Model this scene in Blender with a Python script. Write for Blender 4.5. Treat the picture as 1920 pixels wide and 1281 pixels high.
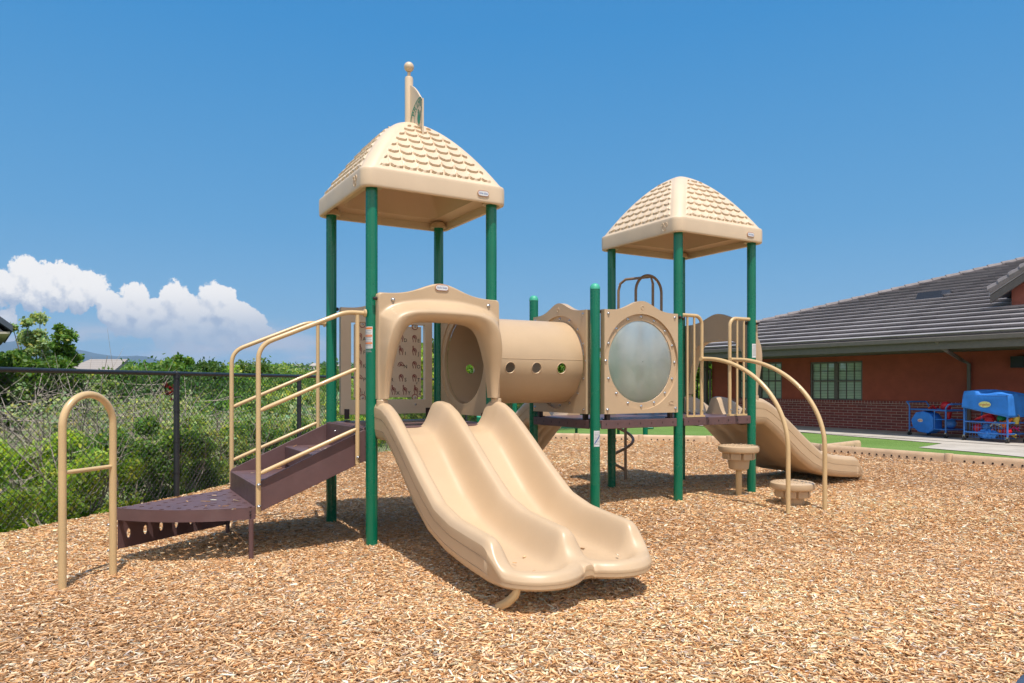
import bpy, bmesh, math, random
import numpy as np
from mathutils import Vector, Matrix
R = math.radians
random.seed(7); rng = np.random.default_rng(11)
sc = bpy.context.scene
for o in list(bpy.data.objects): bpy.data.objects.remove(o)

# ------------------------------------------------------------------ camera, sky, sun, exposure
F, YH, CX, H = 1354.9, 722.8, 960.0, 1.17      # focal length in px of a 1920 wide frame, horizon row, eye height
cam_d = bpy.data.cameras.new("camera"); cam = bpy.data.objects.new("camera", cam_d)
sc.collection.objects.link(cam); sc.camera = cam
cam_d.sensor_width = 36; cam_d.lens = F/1920*36; cam_d.shift_y = (YH-640.5)/1920
cam_d.clip_start = 0.05; cam_d.clip_end = 40000
cam.location = (0, 0, H); cam.rotation_euler = (R(90), 0, 0)
sc.view_settings.view_transform = 'Standard'; sc.view_settings.look = 'None'
sc.view_settings.exposure = 0.20; sc.view_settings.gamma = 1; sc.view_settings.use_curve_mapping = False
sc.cycles.max_bounces = 8; sc.cycles.transparent_max_bounces = 12; sc.cycles.transmission_bounces = 6
sc.cycles.use_denoising = True

SUN_EL, SUN_AZ = 69.5, -73.0                   # azimuth of the sun from +X, counterclockwise
sd = Vector((math.cos(R(SUN_EL))*math.cos(R(SUN_AZ)), math.cos(R(SUN_EL))*math.sin(R(SUN_AZ)), math.sin(R(SUN_EL))))
sl = bpy.data.lights.new("sun", 'SUN'); sun = bpy.data.objects.new("sun", sl); sc.collection.objects.link(sun)
sl.energy = 4.3; sl.angle = R(0.53); sl.color = (1.0, 0.95, 0.87)
sun.rotation_euler = sd.to_track_quat('Z', 'Y').to_euler(); sun.location = (0, -5, 20)

def nd(nt, t, **kw):
    n = nt.nodes.new(t)
    for k, v in kw.items(): setattr(n, k, v)
    return n
def L(nt, a, b): nt.links.new(a, b)
def mth(nt, op, a, b=None, c=None, clamp=False):
    n = nd(nt, 'ShaderNodeMath', operation=op); n.use_clamp = clamp
    for i, v in enumerate((a, b, c)):
        if v is None: continue
        if isinstance(v, (int, float)): n.inputs[i].default_value = v
        else: L(nt, v, n.inputs[i])
    return n.outputs[0]
def mixc(nt, f, a, b, mode='MIX'):
    n = nd(nt, 'ShaderNodeMix', data_type='RGBA', blend_type=mode)
    for s, v in ((n.inputs[0], f), (n.inputs[6], a), (n.inputs[7], b)):
        if isinstance(v, (int, float)): s.default_value = v
        elif isinstance(v, tuple): s.default_value = (*v, 1) if len(v) == 3 else v
        else: L(nt, v, s)
    return n.outputs[2]
def maprange(nt, v, a, b, c=0., d=1., smooth=True):
    n = nd(nt, 'ShaderNodeMapRange'); n.interpolation_type = 'SMOOTHSTEP' if smooth else 'LINEAR'
    L(nt, v, n.inputs[0])
    for i, x in zip((1, 2, 3, 4), (a, b, c, d)): n.inputs[i].default_value = x
    return n.outputs[0]

world = bpy.data.worlds.new("World"); sc.world = world; world.use_nodes = True
nt = world.node_tree; nt.nodes.clear()
wout = nd(nt, 'ShaderNodeOutputWorld'); bg = nd(nt, 'ShaderNodeBackground'); L(nt, bg.outputs[0], wout.inputs[0])
sky = nd(nt, 'ShaderNodeTexSky', sky_type='NISHITA'); sky.sun_disc = False
sky.sun_elevation = R(SUN_EL); sky.sun_rotation = R(90-SUN_AZ)
sky.altitude = 1600; sky.air_density = 1.0; sky.dust_density = 0.6; sky.ozone_density = 1.6
SKYS = 0.14
bg.inputs[1].default_value = SKYS
tc = nd(nt, 'ShaderNodeTexCoord'); sep = nd(nt, 'ShaderNodeSeparateXYZ'); L(nt, tc.outputs['Generated'], sep.inputs[0])
yy = mth(nt, 'MAXIMUM', sep.outputs[1], 0.02)
cu = mth(nt, 'DIVIDE', sep.outputs[0], yy); cv = mth(nt, 'DIVIDE', sep.outputs[2], yy)
comb = nd(nt, 'ShaderNodeCombineXYZ'); L(nt, cu, comb.inputs[0]); L(nt, cv, comb.inputs[1])
# cumulus bank low over the western horizon: puffs given by direction (tan azimuth, tan elevation), radius
def cd(x, y, r): return ((x-CX)/F, (YH-y)/F, r/F)
PUFFS = [cd(*p) for p in [(45,512,30),(75,535,36),(20,545,34),(120,530,32),(105,550,30),(165,540,30),(150,555,25),(60,560,24),
  (10,598,20),(45,505,16),
  (205,572,22),(255,560,26),(250,585,26),(290,572,14),(325,565,28),(350,585,30),(300,590,26),(400,562,26),(422,560,20),(385,585,28),(440,590,26),
  (465,600,20),(480,612,22),(500,628,16),(430,612,30),(340,612,28),(230,600,26),(310,625,26),(270,610,26),(360,600,30),(415,585,28),(385,610,28),(455,630,22),(225,580,22),(190,560,14),(350,640,24),(420,640,22),(200,592,16),(380,628,26)]]
def cloud_field(coord_out):
    nz = nd(nt, 'ShaderNodeTexNoise'); nz.inputs['Scale'].default_value = 23; nz.inputs['Detail'].default_value = 12
    nz.inputs['Roughness'].default_value = 0.68; L(nt, coord_out, nz.inputs['Vector'])
    best = None
    for (u, v, r) in PUFFS:
        d = nd(nt, 'ShaderNodeVectorMath', operation='DISTANCE'); L(nt, coord_out, d.inputs[0]); d.inputs[1].default_value = (u, v, 0)
        f = mth(nt, 'MULTIPLY_ADD', d.outputs[1], -1.0/r, 1.0)
        best = f if best is None else nd_smax(best, f)
    n2 = nd(nt, 'ShaderNodeTexNoise'); n2.inputs['Scale'].default_value = 85; n2.inputs['Detail'].default_value = 6; n2.inputs['Roughness'].default_value = 0.6; L(nt, coord_out, n2.inputs['Vector'])
    return mth(nt, 'ADD', mth(nt, 'ADD', best, mth(nt, 'MULTIPLY', mth(nt, 'SUBTRACT', nz.outputs[0], 0.385), 2.3)), mth(nt, 'MULTIPLY', mth(nt, 'SUBTRACT', n2.outputs[0], 0.5), 0.9))
def nd_smax(a, b):
    n = nd(nt, 'ShaderNodeMath', operation='SMOOTH_MAX'); L(nt, a, n.inputs[0]); L(nt, b, n.inputs[1]); n.inputs[2].default_value = 0.25
    return n.outputs[0]
f0 = cloud_field(comb.outputs[0])
off = nd(nt, 'ShaderNodeVectorMath', operation='ADD'); L(nt, comb.outputs[0], off.inputs[0]); off.inputs[1].default_value = (0.004, 0.011, 0)
f1 = cloud_field(off.outputs[0])
alpha = maprange(nt, f0, 0.02, 0.22)
lowfade = maprange(nt, cv, 0.035, 0.105, 0.45, 1.0)
alpha = mth(nt, 'MULTIPLY', mth(nt, 'MULTIPLY', alpha, lowfade), maprange(nt, cv, 0.032, 0.062))
off2 = nd(nt, 'ShaderNodeVectorMath', operation='ADD'); L(nt, comb.outputs[0], off2.inputs[0]); off2.inputs[1].default_value = (0.010, 0.030, 0)
f2 = cloud_field(off2.outputs[0])
relief = mth(nt, 'ADD', mth(nt, 'MULTIPLY', maprange(nt, mth(nt, 'SUBTRACT', f0, f1), -0.60, 0.35), .55), mth(nt, 'MULTIPLY', maprange(nt, mth(nt, 'SUBTRACT', f0, f2), -0.75, 0.45), .55), clamp=True)
height = maprange(nt, cv, 0.055, 0.14, 0.15, 1.0)
lit = mth(nt, 'MULTIPLY', relief, height)
ccol = mixc(nt, lit, (0.42, 0.51, 0.67), (1.0, 0.985, 0.975))
# thin hazy stratus streaks and small pink-grey clouds beneath the bank
st = nd(nt, 'ShaderNodeTexNoise'); st.inputs['Scale'].default_value = 9; st.inputs['Detail'].default_value = 7; st.inputs['Roughness'].default_value = .6
mp = nd(nt, 'ShaderNodeMapping'); mp.inputs['Scale'].default_value = (0.8, 3.2, 1); L(nt, comb.outputs[0], mp.inputs[0]); L(nt, mp.outputs[0], st.inputs['Vector'])
sa = maprange(nt, st.outputs[0], 0.40, 0.64, 0, 0.75)
sa = mth(nt, 'MULTIPLY', sa, maprange(nt, cv, 0.105, 0.06)); sa = mth(nt, 'MULTIPLY', sa, maprange(nt, cu, -0.1, -0.35))
SK = .87/SKYS
rmp = nd(nt, 'ShaderNodeValToRGB'); L(nt, sep.outputs[2], rmp.inputs[0]); re_ = rmp.color_ramp.elements
re_[0].position = 0.0; re_[0].color = (.24, .45, .69, 1); re_[1].position = 1.0; re_[1].color = (.035, .19, .50, 1)
for p_, c_ in ((.06, (.195, .435, .69)), (.20, (.105, .36, .67)), (.44, (.040, .28, .64)), (.65, (.03, .225, .57))):
    e_ = re_.new(p_); e_.color = (*c_, 1)
skyc = mixc(nt, 0.90, sky.outputs[0], mixc(nt, 1.0, rmp.outputs[0], (SK, SK, SK), 'MULTIPLY'))
def scl(c): return mixc(nt, 1.0, c, (SK, SK, SK), 'MULTIPLY')
skyc = mixc(nt, sa, skyc, (0.60*SK, 0.62*SK, 0.73*SK))
front = mth(nt, 'GREATER_THAN', sep.outputs[1], 0.05)
skyc = mixc(nt, mth(nt, 'MULTIPLY', alpha, front), skyc, scl(ccol))
# fill light: bright cloud cover added to the unseen sky behind the camera
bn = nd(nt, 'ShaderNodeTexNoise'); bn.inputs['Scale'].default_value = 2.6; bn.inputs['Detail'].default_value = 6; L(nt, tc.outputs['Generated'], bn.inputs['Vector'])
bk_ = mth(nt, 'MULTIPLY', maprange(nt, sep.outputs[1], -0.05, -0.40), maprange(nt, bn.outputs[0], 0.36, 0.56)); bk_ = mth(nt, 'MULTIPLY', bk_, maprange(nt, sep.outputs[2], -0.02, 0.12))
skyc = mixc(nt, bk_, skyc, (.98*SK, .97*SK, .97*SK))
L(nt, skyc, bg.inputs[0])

# ------------------------------------------------------------------ frames and helpers
TH = 0.5348; O2 = np.array([-1.0267, 5.2864]); U2 = np.array([math.cos(TH), math.sin(TH)]); V2 = np.array([-math.sin(TH), math.cos(TH)])
def W(a, b, z=0.0):
    p = O2+a*U2+b*V2; return (p[0], p[1], z)
def at(x, Z, y=None):
    """world point seen at column x (and row y) at depth Z"""
    return ((x-CX)/F*Z, Z, H-(y-YH)/F*Z if y is not None else 0.0)

def sst(e0, e1, x):
    t = np.clip((x-e0)/(e1-e0), 0, 1); return t*t*(3-2*t)
def hills(x, y):
    x = np.asarray(x, float); y = np.asarray(y, float)
    return (0.012*np.sin(1.7*x+0.6*y+.4)+0.010*np.sin(2.9*y-1.3*x)+0.006*np.sin(5.1*x+2.2*y)+0.005*np.sin(4.3*y+3.3*x+1))
def ground_z(x, y):                              # surface of the wood chips
    x = np.asarray(x, float); y = np.asarray(y, float)
    z = 0.085*sst(-0.6, 1.0, x)*sst(4.9, 6.8, y)+0.03*sst(7, 10, y)*(1-sst(-0.6, 1.0, x))
    near = np.exp(-((x-.6)**2+(y-5.2)**2)/9.0)
    return z+hills(x, y)*(1-0.75*near)

COL = {}
class MB:
    def __init__(s): s.v = []; s.f = []; s.m = []; s.n = 0; s.done = []; s.bolts = []
    def cut(s):
        if s.n: s.done.append((s.v, s.f, s.m)); s.v = []; s.f = []; s.m = []; s.n = 0
        return s
    def add(s, vs, fs, mi=0, M=None):
        vs = np.asarray(vs, float).reshape(-1, 3)
        if M is not None:
            A = np.array(M); vs = vs@A[:3, :3].T+A[:3, 3]
        s.v.append(vs); s.f.extend([tuple(i+s.n for i in f) for f in fs]); s.m.extend([mi]*len(fs)); s.n += len(vs)
        return s
    def box(s, c, d, mi=0, M=None):
        x, y, z = c; a, b, h = d[0]/2, d[1]/2, d[2]/2
        vs = [(x+i*a, y+j*b, z+k*h) for k in (-1, 1) for j in (-1, 1) for i in (-1, 1)]
        return s.add(vs, [(0, 2, 3, 1), (4, 5, 7, 6), (0, 1, 5, 4), (2, 6, 7, 3), (0, 4, 6, 2), (1, 3, 7, 5)], mi, M)
    def bx(s, lo, hi, mi=0, M=None):
        return s.box([(l+h)/2 for l, h in zip(lo, hi)], [h-l for l, h in zip(lo, hi)], mi, M)
    def tube(s, pts, r, seg=12, mi=0, caps=True, M=None, r2=None):
        P = [Vector(p) for p in pts]; n = len(P); rs = r if isinstance(r, (list, tuple, np.ndarray)) else [r]*n
        T = []
        for i in range(n):
            t = (P[min(i+1, n-1)]-P[max(i-1, 0)]); T.append(t.normalized() if t.length > 1e-9 else Vector((0, 0, 1)))
        up = Vector((0, 0, 1)) if abs(T[0].z) < .9 else Vector((1, 0, 0))
        N = (up-T[0]*up.dot(T[0])).normalized(); vs = []
        for i in range(n):
            if i:
                N = (N-T[i]*N.dot(T[i]));
                N = N.normalized() if N.length > 1e-6 else Vector((1, 0, 0))
            B = T[i].cross(N)
            for k in range(seg):
                a = 2*math.pi*k/seg; vs.append(P[i]+(N*math.cos(a)+B*math.sin(a)*(r2 or 1))*rs[i])
        fs = [(i*seg+k, i*seg+(k+1) % seg, (i+1)*seg+(k+1) % seg, (i+1)*seg+k) for i in range(n-1) for k in range(seg)]
        if caps: fs += [tuple(range(seg))[::-1], tuple((n-1)*seg+k for k in range(seg))]
        return s.add([tuple(v) for v in vs], fs, mi, M)
    def lathe(s, prof, seg=32, c=(0, 0, 0), mi=0, M=None, close=True):
        vs = [(c[0]+r*math.cos(2*math.pi*k/seg), c[1]+r*math.sin(2*math.pi*k/seg), c[2]+z) for r, z in prof for k in range(seg)]
        n = len(prof)
        fs = [(i*seg+k, i*seg+(k+1) % seg, (i+1)*seg+(k+1) % seg, (i+1)*seg+k) for i in range(n-1) for k in range(seg)]
        if close:
            fs += [tuple(range(seg))[::-1], tuple((n-1)*seg+k for k in range(seg))]
        return s.add(vs, fs, mi, M)
    def ball(s, c, r, seg=12, mi=0, sz=1.0, M=None):
        n = seg//2; prof = [(max(r*math.sin(math.pi*i/n), 1e-5), -r*sz*math.cos(math.pi*i/n)) for i in range(n+1)]
        return s.lathe(prof, seg, c, mi, M)
    def prism(s, poly, d0, d1, axis='y', mi=0, M=None):
        """poly of (p,q); axis: the direction of extrusion from d0 to d1"""
        def mk(p, q, d): return {'y': (p, d, q), 'x': (d, p, q), 'z': (p, q, d)}[axis]
        n = len(poly); vs = [mk(p, q, d0) for p, q in poly]+[mk(p, q, d1) for p, q in poly]
        fs = [tuple(range(n)), tuple(range(n, 2*n))[::-1]]+[(i, i+n, (i+1) % n+n, (i+1) % n) for i in range(n)]
        return s.add(vs, fs, mi, M)
    def grid(s, P, mi=0, wrap=False, flip=False):
        P = np.asarray(P); a, b = P.shape[:2]; fs = []
        bb = b if wrap else b-1
        for i in range(a-1):
            for j in range(bb):
                q = (i*b+j, i*b+(j+1) % b, (i+1)*b+(j+1) % b, (i+1)*b+j); fs.append(q[::-1] if flip else q)
        return s.add(P.reshape(-1, 3), fs, mi)
    def build(s, name, mats, parent=None, smooth=35, bevel=0, bseg=2, col=None, fix=True, label=None):
        if s.bolts:
            for M, r in s.bolts: place_bolt(M, r, mats, parent)
            if not s.n and not s.done: return None
        if s.done:
            s.cut(); parts = s.done; s.done = []; s.bolts = []
            for v, f, m in parts:
                s.v, s.f, s.m = v, f, m; o = s.build(name, mats, parent, smooth, bevel, bseg, col, fix, label)
            return o
        me = bpy.data.meshes.new(name)
        V = np.concatenate(s.v) if s.v else np.zeros((0, 3))
        me.from_pydata(V.tolist(), [], s.f)
        if not isinstance(mats, (list, tuple)): mats = [mats]
        for m in mats: me.materials.append(m)
        if len(mats) > 1: me.polygons.foreach_set('material_index', s.m)
        if fix:
            bm = bmesh.new(); bm.from_mesh(me); bmesh.ops.recalc_face_normals(bm, faces=bm.faces); bm.to_mesh(me); bm.free()
        if smooth:
            me.polygons.foreach_set('use_smooth', [True]*len(me.polygons)); me.set_sharp_from_angle(angle=R(smooth))
        me.update()
        o = bpy.data.objects.new(name, me); sc.collection.objects.link(o)
        if parent is not None: o.parent = parent
        if bevel:
            b = o.modifiers.new('bevel', 'BEVEL'); b.width = bevel; b.segments = bseg; b.limit_method = 'ANGLE'; b.angle_limit = R(40); b.harden_normals = True
        if label: o['label'] = label
        return o

def tag(o, label=None, cat=None, group=None, kind=None):
    for k, v in (('label', label), ('category', cat), ('group', group), ('kind', kind)):
        if v: o[k] = v
    return o
def empty(name, loc=(0, 0, 0), rz=0.0, label=None, cat=None, group=None):
    o = bpy.data.objects.new(name, None); sc.collection.objects.link(o); o.location = loc; o.rotation_euler = (0, 0, rz)
    o.empty_display_size = .2
    return tag(o, label, cat, group)
def kids(o): return [c for c in bpy.data.objects if c.parent == o]
def copy_tree(o, parent=None):
    c = o.copy(); sc.collection.objects.link(c); c.parent = parent
    for ch in kids(o): copy_tree(ch, c)
    return c
_txt = {}
def text_geo(s, size=1.0):
    """flat mesh of a word, centred, in the xy plane"""
    if s not in _txt:
        c = bpy.data.curves.new('t', 'FONT'); c.body = s; c.align_x = 'CENTER'; c.align_y = 'CENTER'; c.resolution_u = 3
        o = bpy.data.objects.new('t', c); sc.collection.objects.link(o)
        dg = bpy.context.evaluated_depsgraph_get(); me = o.evaluated_get(dg).to_mesh()
        _txt[s] = (np.array([v.co[:] for v in me.vertices]).reshape(-1, 3), [tuple(p.vertices) for p in me.polygons])
        o.evaluated_get(dg).to_mesh_clear(); bpy.data.objects.remove(o); bpy.data.curves.remove(c)
    v, f = _txt[s]; return v*size, f
def face_M(origin, right, up):
    r = Vector(right).normalized(); u = Vector(up).normalized(); n = r.cross(u)
    return Matrix(((r.x, u.x, n.x, origin[0]), (r.y, u.y, n.y, origin[1]), (r.z, u.z, n.z, origin[2]), (0, 0, 0, 1)))

# ------------------------------------------------------------------ materials
def mat(name, col, rough=.5, metal=0., spec=.5, var=0., vscale=8., bump=0., bscale=60., coat=0., dirt=None, scuff=0.):
    m = bpy.data.materials.new(name); m.use_nodes = True; nt = m.node_tree; b = nt.nodes['Principled BSDF']
    b.inputs['Base Color'].default_value = (*col, 1); b.inputs['Roughness'].default_value = rough
    b.inputs['Metallic'].default_value = metal; b.inputs['Specular IOR Level'].default_value = spec; b.inputs['Coat Weight'].default_value = coat
    t = nd(nt, 'ShaderNodeTexCoord')
    if var or dirt:
        n = nd(nt, 'ShaderNodeTexNoise'); n.inputs['Scale'].default_value = vscale; n.inputs['Detail'].default_value = 6; n.inputs['Roughness'].default_value = .65
        L(nt, t.outputs['Object'], n.inputs['Vector'])
        c = mixc(nt, maprange(nt, n.outputs[0], .3, .7), tuple(x*(1-var) for x in col), tuple(min(1, x*(1+var)) for x in col))
        if dirt:
            n2 = nd(nt, 'ShaderNodeTexNoise'); n2.inputs['Scale'].default_value = vscale*.6; n2.inputs['Detail'].default_value = 9; n2.inputs['Roughness'].default_value = .75
            L(nt, t.outputs['Object'], n2.inputs['Vector'])
            c = mixc(nt, maprange(nt, n2.outputs[0], .52, .78, 0, dirt[1]), c, dirt[0])
            L(nt, maprange(nt, n2.outputs[0], .45, .75, rough, min(1, rough+.25)), b.inputs['Roughness'])
        L(nt, c, b.inputs['Base Color'])
    if scuff:
        n3 = nd(nt, 'ShaderNodeTexNoise'); n3.inputs['Scale'].default_value = 26; n3.inputs['Detail'].default_value = 5; n3.inputs['Roughness'].default_value = .8; n3.inputs['Distortion'].default_value = .6
        L(nt, t.outputs['Object'], n3.inputs['Vector']); c = mixc(nt, maprange(nt, n3.outputs[0], .70, .76, 0, scuff), c, tuple(x*.55 for x in col))
        n4 = nd(nt, 'ShaderNodeTexNoise'); n4.inputs['Scale'].default_value = 1.1; n4.inputs['Detail'].default_value = 3; L(nt, t.outputs['Object'], n4.inputs['Vector'])
        c = mixc(nt, maprange(nt, n4.outputs[0], .40, .68, 0, .35), c, tuple(min(1, x*1.12+.03) for x in col)); L(nt, c, b.inputs['Base Color'])
    if bump:
        n = nd(nt, 'ShaderNodeTexNoise'); n.inputs['Scale'].default_value = bscale; n.inputs['Detail'].default_value = 4; L(nt, t.outputs['Object'], n.inputs['Vector'])
        bp = nd(nt, 'ShaderNodeBump'); bp.inputs['Strength'].default_value = bump; bp.inputs['Distance'].default_value = .01
        L(nt, n.outputs[0], bp.inputs['Height']); L(nt, bp.outputs[0], b.inputs['Normal'])
    return m
TAN = mat('tan_plastic', (.535, .382, .238), .34, var=.035, vscale=2.5, bump=.05, bscale=180, dirt=((.43, .28, .16), .25), scuff=.45)
TANF = mat('tan_plastic_faded', (.68, .525, .37), .42, var=.04, vscale=2.5, bump=.05, bscale=180, dirt=((.47, .37, .27), .35), scuff=.4)
RAIL = mat('tan_powder_coat', (.62, .435, .225), .28, var=.04, vscale=5, coat=.25, dirt=((.40, .27, .14), .3))
GREEN = mat('green_powder_coat', (.0, .158, .084), .24, var=.10, vscale=2, coat=.2, dirt=((.01, .18, .105), .3))
CAP = mat('green_cap', (.06, .42, .28), .45, var=.05)
BROWN = mat('brown_deck_vinyl', (.128, .070, .070), .42, var=.10, vscale=4, bump=.12, bscale=260, dirt=((.20, .135, .125), .45))
DKBR = mat('dark_brown_bracket', (.03, .015, .015), .4)
STEEL = mat('bolt_steel', (.55, .55, .56), .22, metal=1)
BLACKM = mat('black_vinyl_fence', (.022, .026, .032), .42, var=.15)
WHITE = mat('sticker_white', (.68, .69, .70), .5, var=.05, vscale=40)
ORANGE = mat('sticker_orange', (.75, .22, .05), .5)
INK = mat('ink_grey', (.30, .32, .34), .6)
BLUEINK = mat('ink_blue', (.03, .08, .35), .5)
REDINK = mat('ink_dark_red', (.24, .015, .02), .5)
BLACKINK = mat('ink_black', (.02, .018, .018), .5)
LOGOG = mat('logo_green', (.02, .22, .13), .5)
LBLRED = mat('label_red', (.45, .05, .03), .4)
CURB = mat('tan_border_plastic', (.56, .38, .235), .55, var=.10, vscale=5, bump=.15, bscale=90, dirt=((.38, .26, .18), .5))

def glass_mat():
    m = bpy.data.materials.new('scratched_bubble'); m.use_nodes = True; nt = m.node_tree; b = nt.nodes['Principled BSDF']
    t = nd(nt, 'ShaderNodeTexCoord'); n = nd(nt, 'ShaderNodeTexNoise'); n.inputs['Scale'].default_value = 3.5; n.inputs['Detail'].default_value = 9; n.inputs['Roughness'].default_value = .7
    L(nt, t.outputs['Object'], n.inputs['Vector'])
    v = nd(nt, 'ShaderNodeTexNoise'); v.inputs['Scale'].default_value = 60; v.inputs['Detail'].default_value = 3; L(nt, t.outputs['Object'], v.inputs['Vector'])
    b.inputs['Base Color'].default_value = (.64, .65, .595, 1); b.inputs['IOR'].default_value = 1.06
    L(nt, maprange(nt, n.outputs[0], .3, .7, .55, .72), b.inputs['Roughness'])
    L(nt, maprange(nt, n.outputs[0], .3, .75, .72, .52), b.inputs['Transmission Weight'])
    bp = nd(nt, 'ShaderNodeBump'); bp.inputs['Strength'].default_value = .1; L(nt, v.outputs[0], bp.inputs['Height']); L(nt, bp.outputs[0], b.inputs['Normal'])
    b.inputs['Coat Weight'].default_value = .6; b.inputs['Coat Roughness'].default_value = .12
    return m
BUBBLE = glass_mat()

def attr_mat(name, rough=.6, trans=0., spec=.3, gain=1.0, bump=0):
    m = bpy.data.materials.new(name); m.use_nodes = True; nt = m.node_tree; b = nt.nodes['Principled BSDF']
    a = nd(nt, 'ShaderNodeAttribute'); a.attribute_name = 'Col'
    L(nt, a.outputs['Color'], b.inputs['Base Color'])
    b.inputs['Roughness'].default_value = rough; b.inputs['Specular IOR Level'].default_value = spec
    if trans:
        tr = nd(nt, 'ShaderNodeBsdfTranslucent'); g = mixc(nt, 1., a.outputs['Color'], (1.5, 1.6, .7), 'MULTIPLY'); L(nt, g, tr.inputs[0])
        mx = nd(nt, 'ShaderNodeMixShader'); mx.inputs[0].default_value = trans
        L(nt, b.outputs[0], mx.inputs[1]); L(nt, tr.outputs[0], mx.inputs[2]); L(nt, mx.outputs[0], nt.nodes['Material Output'].inputs[0])
    return m
LEAF = attr_mat('leaves', .5, .42, .4)
CHIP = attr_mat('wood_chip', .75, 0, .25)
BARK = mat('grey_bark', (.23, .20, .17), .85, var=.3, vscale=12)
TWIG = mat('dry_twigs', (.33, .28, .235), .85, var=.25, vscale=12)

def mesh_np(name, V, Fq, mat_, cols=None, parent=None, smooth=False):
    """fast mesh from arrays: V (n,3), Fq (m,k) faces, cols (m,3) one colour for each face"""
    me = bpy.data.meshes.new(name); n, (m, k) = len(V), Fq.shape
    me.vertices.add(n); me.vertices.foreach_set('co', V.astype(np.float32).ravel())
    me.loops.add(m*k); me.loops.foreach_set('vertex_index', Fq.astype(np.int32).ravel())
    me.polygons.add(m); me.polygons.foreach_set('loop_start', np.arange(0, m*k, k, dtype=np.int32))
    me.update(calc_edges=True)
    if cols is not None:
        ca = me.color_attributes.new('Col', 'FLOAT_COLOR', 'CORNER')
        c4 = np.ones((m, k, 4), np.float32); c4[:, :, :3] = cols[:, None, :]; ca.data.foreach_set('color', c4.ravel())
    if smooth: me.polygons.foreach_set('use_smooth', [True]*m)
    me.materials.append(mat_)
    o = bpy.data.objects.new(name, me); sc.collection.objects.link(o)
    if parent is not None: o.parent = parent
    return o

# ------------------------------------------------------------------ the ground: terrain, chips, turf, paths
def terr_z(x, y):
    x = np.asarray(x, float); y = np.asarray(y, float)
    # signed distance left of the fence line (positive outside the yard)
    dx, dy = .27, .963; px_, py_ = x+4.04, y-5.7
    left = -(px_*dy-py_*dx)
    dist = np.maximum(left, (y-30)*.6)
    drop = -0.42-0.5*sst(0.3, 6, dist)-3.2*sst(5, 38, dist)-5*sst(40, 110, dist)
    r = np.hypot(x, y)
    rise = 21*sst(160, 700, r)+34*sst(700, 3200, r)
    bumps = .35*np.sin(x*.11+1)*np.sin(y*.09)*sst(8, 30, dist)+2.0*np.sin(x*.013+2)*np.sin(y*.011+.5)*sst(90, 300, r)
    return drop+rise*sst(0, 60, dist)+bumps
ra = np.concatenate([np.linspace(0, 40, 60), 40*1.062**np.arange(1, 94)]); th = np.linspace(0, 2*math.pi, 181)[:-1]
Rr, Tt = np.meshgrid(ra, th, indexing='ij'); X = Rr*np.cos(Tt); Y = Rr*np.sin(Tt)+5
P = np.stack([X, Y, terr_z(X, Y)], -1)
gm = bpy.data.materials.new('dry_grass_ground'); gm.use_nodes = True; nt = gm.node_tree; b = nt.nodes['Principled BSDF']; b.inputs['Roughness'].default_value = .9
t = nd(nt, 'ShaderNodeTexCoord')
def noise(nt, v, s, d=6, r=.6):
    n = nd(nt, 'ShaderNodeTexNoise'); n.inputs['Scale'].default_value = s; n.inputs['Detail'].default_value = d; n.inputs['Roughness'].default_value = r; L(nt, v, n.inputs['Vector']); return n.outputs[0]
c = mixc(nt, maprange(nt, noise(nt, t.outputs['Object'], .12), .4, .62), (.14, .19, .06), (.36, .35, .19))
c = mixc(nt, maprange(nt, noise(nt, t.outputs['Object'], 1.6, 8, .7), .4, .65, 0, .5), c, (.10, .15, .045))
c = mixc(nt, maprange(nt, noise(nt, t.outputs['Object'], .02), .45, .6, 0, .5), c, (.06, .11, .035))
L(nt, c, b.inputs['Base Color'])
g = MB(); g.grid(P, wrap=True); g.build('ground', gm, smooth=180)['kind'] = 'structure'

FD = np.array([.27, 1.0]); FA = np.array([-4.05, 5.72])         # fence foot line
def fence_x(y): return FA[0]+(y-FA[1])*FD[0]
# border of the chips (world) : polyline of joints, left back to right front
BORD = [(-1.2, 15.6), (0.05, 15.0), (1.30, 14.55), (2.52, 14.2), (3.78, 13.9), (4.90, 13.35), (5.12, 11.85), (6.20, 10.25), (7.0, 9.2), (7.75, 8.05), (8.4, 6.9), (8.9, 5.6)]
def inside_bed(x, y):
    poly = [(fence_x(-6), -6), (fence_x(15.6)-.0, 15.6)]+BORD+[(9.3, -6)]
    ins = np.zeros(np.shape(x), bool); n = len(poly); j = n-1
    for i in range(n):
        xi, yi = poly[i]; xj, yj = poly[j]
        c = ((yi > y) != (yj > y)) & (x < (xj-xi)*(y-yi)/((yj-yi) if yj != yi else 1e-9)+xi); ins ^= c; j = i
    return ins
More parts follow.
